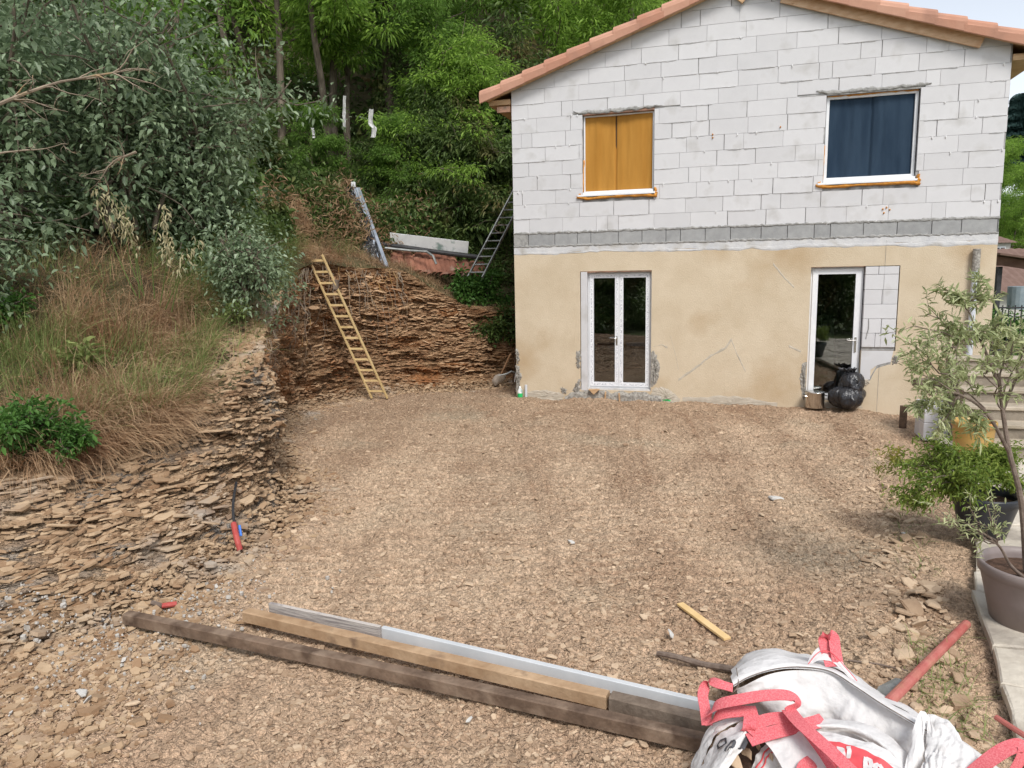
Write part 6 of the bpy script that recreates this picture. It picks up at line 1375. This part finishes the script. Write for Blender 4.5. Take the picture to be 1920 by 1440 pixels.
GL={'a':[[(0,.55),(.4,.6),(.45,.4),(.45,0)],[(.45,.3),(.1,.3),(.05,.1),(.3,0),(.45,.1)]],'l':[[(.1,1),(.1,0)]],'i':[[(.1,.6),(.1,0)],[(.1,.85),(.1,.9)]],'t':[[(.2,.95),(.2,.05),(.4,0)],[(0,.65),(.4,.65)]],'p':[[(.05,.6),(.05,-.35)],[(.05,.55),(.35,.6),(.5,.3),(.35,0),(.05,.05)]],'o':[[(.25,.6),(.02,.4),(.02,.15),(.25,0),(.48,.15),(.48,.4),(.25,.6)]],'n':[[(.05,.6),(.05,0)],[(.05,.45),(.3,.6),(.45,.45),(.45,0)]],'N':[[(0,0),(0,1),(.55,0),(.55,1)]],'r':[[(.05,.6),(.05,0)],[(.05,.4),(.2,.58),(.38,.58)]],'e':[[(.02,.33),(.48,.33),(.4,.58),(.15,.6),(.02,.3),(.15,.03),(.45,.05)]]}
def letters(S_,text,u0,v0,su,sv,mat,wid=.006,lift=.008,du=(1,0),dv=(0,-1)):
    x=0; mb=MB()
    for ch in text:
        if ch==' ': x+=.5; continue
        for st_ in GL[ch]:
            P=[]; 
            for (p,q) in zip(st_[:-1],st_[1:]):
                for t in np.linspace(0,1,7): P.append((x+p[0]+(q[0]-p[0])*t,p[1]+(q[1]-p[1])*t))
            P=np.array(P); U=u0+P[:,0]*su*du[0]+P[:,1]*sv*dv[0]; V=v0+P[:,0]*su*du[1]+P[:,1]*sv*dv[1]; W=on_sheet(S_,U,V,lift)
            T=np.gradient(W,axis=0); T/=np.linalg.norm(T,axis=1)[:,None]+1e-9; nn=on_sheet(S_,U,V,lift+.01)-W; nn/=np.linalg.norm(nn,axis=1)[:,None]; s=np.cross(T,nn)*wid
            n=len(W); V_=np.concatenate([W-s,W+s]); mb.add(V_,[(i,i+1,n+i+1,n+i) for i in range(n-1)])
        x+=.75
    return mb.build('lettering',mat,bag)
letters(SP,'al po',.47,.66,.115,.26,M_cloth,.0085,.009)
letters(SF,'on N',.50,.20,-.0,.0,M_ink) if False else letters(SF,'on N',.56,.16,.30,.24,M_ink,.0062,.007,du=(-.30,1.2),dv=(-1.0,-.2))
# inner fold with red double seam, rubble between
_,SI=spatch('inner_fold',[[(1395,1470,.12),(1420,1420,.22),(1445,1392,.27),(1480,1384,.30)],[(1420,1485,.14),(1445,1440,.22),(1470,1412,.26),(1500,1400,.28)],[(1470,1500,.1),(1500,1470,.16),(1525,1445,.2),(1545,1430,.22)]],M_cloth,40,20,.012,8,21)
for v in (.22,.34): 
    U=np.linspace(.03,.9,40); P=on_sheet(SI,U,np.full(40,v),.004); mb=MB(); mb.tube(P,.0035,5); mb.build('seam',M_clred,bag)
# crumpled thin plastic at the right
spatch('crumpled_peak',[[(1690,1460,.36),(1706,1400,.42),(1716,1350,.47),(1730,1334,.49),(1745,1350,.47),(1760,1390,.43)],[(1700,1470,.34),(1718,1410,.42),(1726,1365,.45),(1734,1345,.48),(1742,1370,.44),(1750,1410,.4)],[(1720,1480,.33),(1728,1430,.38),(1732,1385,.43),(1736,1352,.47),(1740,1390,.41),(1742,1440,.38)]],M_cloth,40,20,.006,10,23)
spatch('liner_sheet',[[(1740,1340,.44),(1775,1352,.44),(1800,1385,.43),(1830,1420,.42),(1850,1450,.41)],[(1738,1380,.42),(1765,1385,.43),(1785,1410,.42),(1810,1440,.41),(1830,1475,.4)],[(1735,1430,.4),(1755,1430,.42),(1770,1445,.42),(1785,1470,.41),(1800,1500,.4)]],M_cloth,40,24,.012,12,25)
spatch('twisted_knot',[[(1730,1435,.42),(1745,1412,.45),(1765,1415,.45),(1790,1440,.43)],[(1728,1460,.40),(1745,1435,.44),(1765,1438,.44),(1785,1465,.42)],[(1728,1490,.37),(1745,1470,.40),(1765,1475,.40),(1780,1495,.38)]],M_cloth,40,24,.006,22,27,fold=.004)
# straps: flat webbing ribbons
def strap(pts,w_,wd,seed=1,name='strap'):
    """pts surveyed (px,py,z); w_ width; wd list of width directions (image-like: (x,y,z))"""
    P=np.array([G(*p) for p in pts]); n=12*len(pts); C=catmull(P,n); D=catmull(np.array(wd,float),n); T=np.gradient(C,axis=0); T/=np.linalg.norm(T,axis=1)[:,None]+1e-9
    D=D-T*(D*T).sum(1)[:,None]; D/=np.linalg.norm(D,axis=1)[:,None]+1e-9; N_=np.cross(T,D)*.0016; V=[]
    for j in (-.5,.5):
        for k in (-1,1): V.append(C+D*w_*j+N_*k)
    V=np.stack(V,1).reshape(-1,3); F=[]
    for i in range(n-1):
        for (a,b) in ((0,1),(1,3),(3,2),(2,0)): F.append((4*i+a,4*i+b,4*i+4+b,4*i+4+a))
    mb=MB(); mb.add(V,F); return mb.build(name,M_strap,bag)
Zu=(0,.25,1); Hx=(1,0,.2); Yd=(0,1,.35)
strap([(1558,1250,.46),(1545,1205,.53),(1548,1193,.56),(1562,1193,.56),(1566,1215,.53),(1572,1250,.46)],.052,[Hx]*6)
strap([(1374,1290,.42),(1350,1283,.43),(1330,1278,.42),(1318,1300,.38),(1322,1330,.33),(1326,1360,.28)],.052,[Yd,Yd,(1,.8,.3),(1,.2,0),(1,.1,0),(1,0,0)])
strap([(1326,1345,.34),(1345,1322,.41),(1385,1312,.45),(1435,1304,.47),(1478,1304,.47),(1494,1318,.45),(1480,1338,.42)],.058,[(1,.5,.2),(.3,1,.3),Yd,Yd,Yd,(.8,1,.2),(1,.2,0)])
strap([(1328,1360,.30),(1350,1340,.36),(1385,1334,.38),(1420,1334,.38)],.058,[(1,.5,.2),(.2,1,.3),Yd,Yd])
strap([(1408,1340,.40),(1405,1362,.38),(1398,1372,.35)],.058,[Hx,Hx,Hx])
strap([(1402,1372,.36),(1430,1352,.38),(1470,1346,.39),(1500,1356,.38)],.06,[Yd]*4)
strap([(1404,1388,.34),(1440,1376,.36),(1480,1366,.37),(1530,1354,.38),(1545,1350,.37)],.063,[Yd,Yd,Yd,Yd,Yd])
strap([(1478,1330,.43),(1500,1356,.44),(1535,1388,.44),(1570,1420,.43),(1620,1470,.41)],.063,[(1,.35,.1)]*5)
strap([(1482,1335,.42),(1515,1375,.40),(1545,1415,.37),(1570,1455,.34)],.052,[(1,.35,-.1)]*4)
strap([(1800,1470,.38),(1845,1432,.44),(1885,1405,.48),(1912,1398,.49),(1918,1412,.47),(1900,1450,.42)],.063,[(.5,1,.3)]*3+[(1,.6,.2)]*3)
strap([(1500,1478,.3),(1510,1438,.32),(1540,1425,.33),(1560,1450,.32)],.058,[Yd]*4)
# rubble inside the bag
rb=np.random.default_rng(31)
mb=MB(); V=[]
for i,t in enumerate(np.linspace(0,1,10)):
    for u in np.linspace(0,1,14): p=G(1370+u*230,1375+t*130,.14+.06*float(vn(u*6,t*5,seed=2))); V.append(p)
mb.add(V,[tuple(f) for f in grid_faces(10,14).tolist()]); mb.build('rubble_fill',M_soil,bag)
LBG='lump of broken brown stone lying in the open bulk bag'
for (px,py,s) in [(1500,1400,.10),(1470,1412,.08),(1520,1418,.09),(1540,1405,.07),(1445,1425,.07),(1505,1435,.09),(1400,1410,.07),(1380,1430,.09),(1420,1400,.06),(1365,1450,.09)]:
    put_stone(G(px,py,.24),s,LBG,group='stones in the bulk bag',tilt=.8,name='stone_lump')
# straw wisps at the terrace edge by the bag
r=np.random.default_rng(8); n=500; yy=r.uniform(3.2,4.3,n); xx=edge_x(yy)-r.uniform(0,.4,n); b_=np.stack([xx,yy,hground(xx,yy)+.01],1); d=rdir(r,n,.25)
blades('straw',b_,d,np.full(n,.14)*r.uniform(.5,1.5,n),np.full(n,.004),M_grn,60,'loose green and yellow straw along the terrace edge near the bag','straw',.5)
n=420; yy=r.uniform(5.2,9.5,n); xx=edge_x(yy)-r.uniform(-.05,.3,n); b_=np.stack([xx,yy,hground(xx,yy)],1)
blades('weeds',b_,rdir(r,n,.6),np.full(n,.09)*r.uniform(.5,1.5,n),np.full(n,.006),M_grn,61,'sparse small weeds along the terrace edge below the pots','weeds',.4)

# ---- say where each loose stone lies, by the thing nearest to it
def imxy(p):
    c=RM@(np.array(p,float)-O3); return 960+FPX*c[0]/-c[2],720-FPX*c[1]/-c[2]
LM=[('the dark beam end',(240,1158)),('the dark beam middle',(760,1280)),('the tan beam end',(470,1150)),('the beam joint',(1130,1310)),('the pine lath',(1318,1165)),('the round white stone',(1070,1017)),('the large pale stone',(1456,937)),('the red conduit',(445,1005)),('the ladder foot',(712,745)),('the grey pole tip',(1235,1225)),('the red handle top',(1812,1168)),('the black pot',(1842,1000)),('the taupe pot',(1880,1150)),('the small dark stone',(577,880)),('the red bag loop',(1556,1200)),('the orange pipe offcut',(318,1134))]
def relabel(objs,noun):
    seen={}; 
    for o in objs:
        x,y=imxy(o.location); best=sorted(LM,key=lambda l:(l[1][0]-x)**2+((l[1][1]-y)*1.6)**2)[0]; dx,dy=x-best[1][0],(y-best[1][1])*1.6
        dr=('right of' if dx>0 else 'left of') if abs(dx)>abs(dy) else ('in front of' if dy>0 else 'behind'); ds=math.hypot(dx,dy); dw='close' if ds<70 else ('somewhat' if ds<170 else 'well')
        sz='small' if o.scale[0]<.08 else ('middle sized' if o.scale[0]<.12 else 'large')
        o['label']='%s %s lying %s %s %s'%(sz,noun,dw,dr,best[0]); seen.setdefault(o['label'],[]).append(o)
    for k,v in seen.items():
        if len(v)>1:
            v.sort(key=lambda o:imxy(o.location)[1])
            for o,wd in zip(v,('farthest','nearest')) if len(v)==2 else zip(v,('farthest','second farthest','third farthest','fourth farthest','fifth farthest','sixth farthest','seventh farthest','eighth farthest')): o['label']=wd+' '+k
relabel(YARD,'shale stone'); relabel(LUMP,'off white lump')
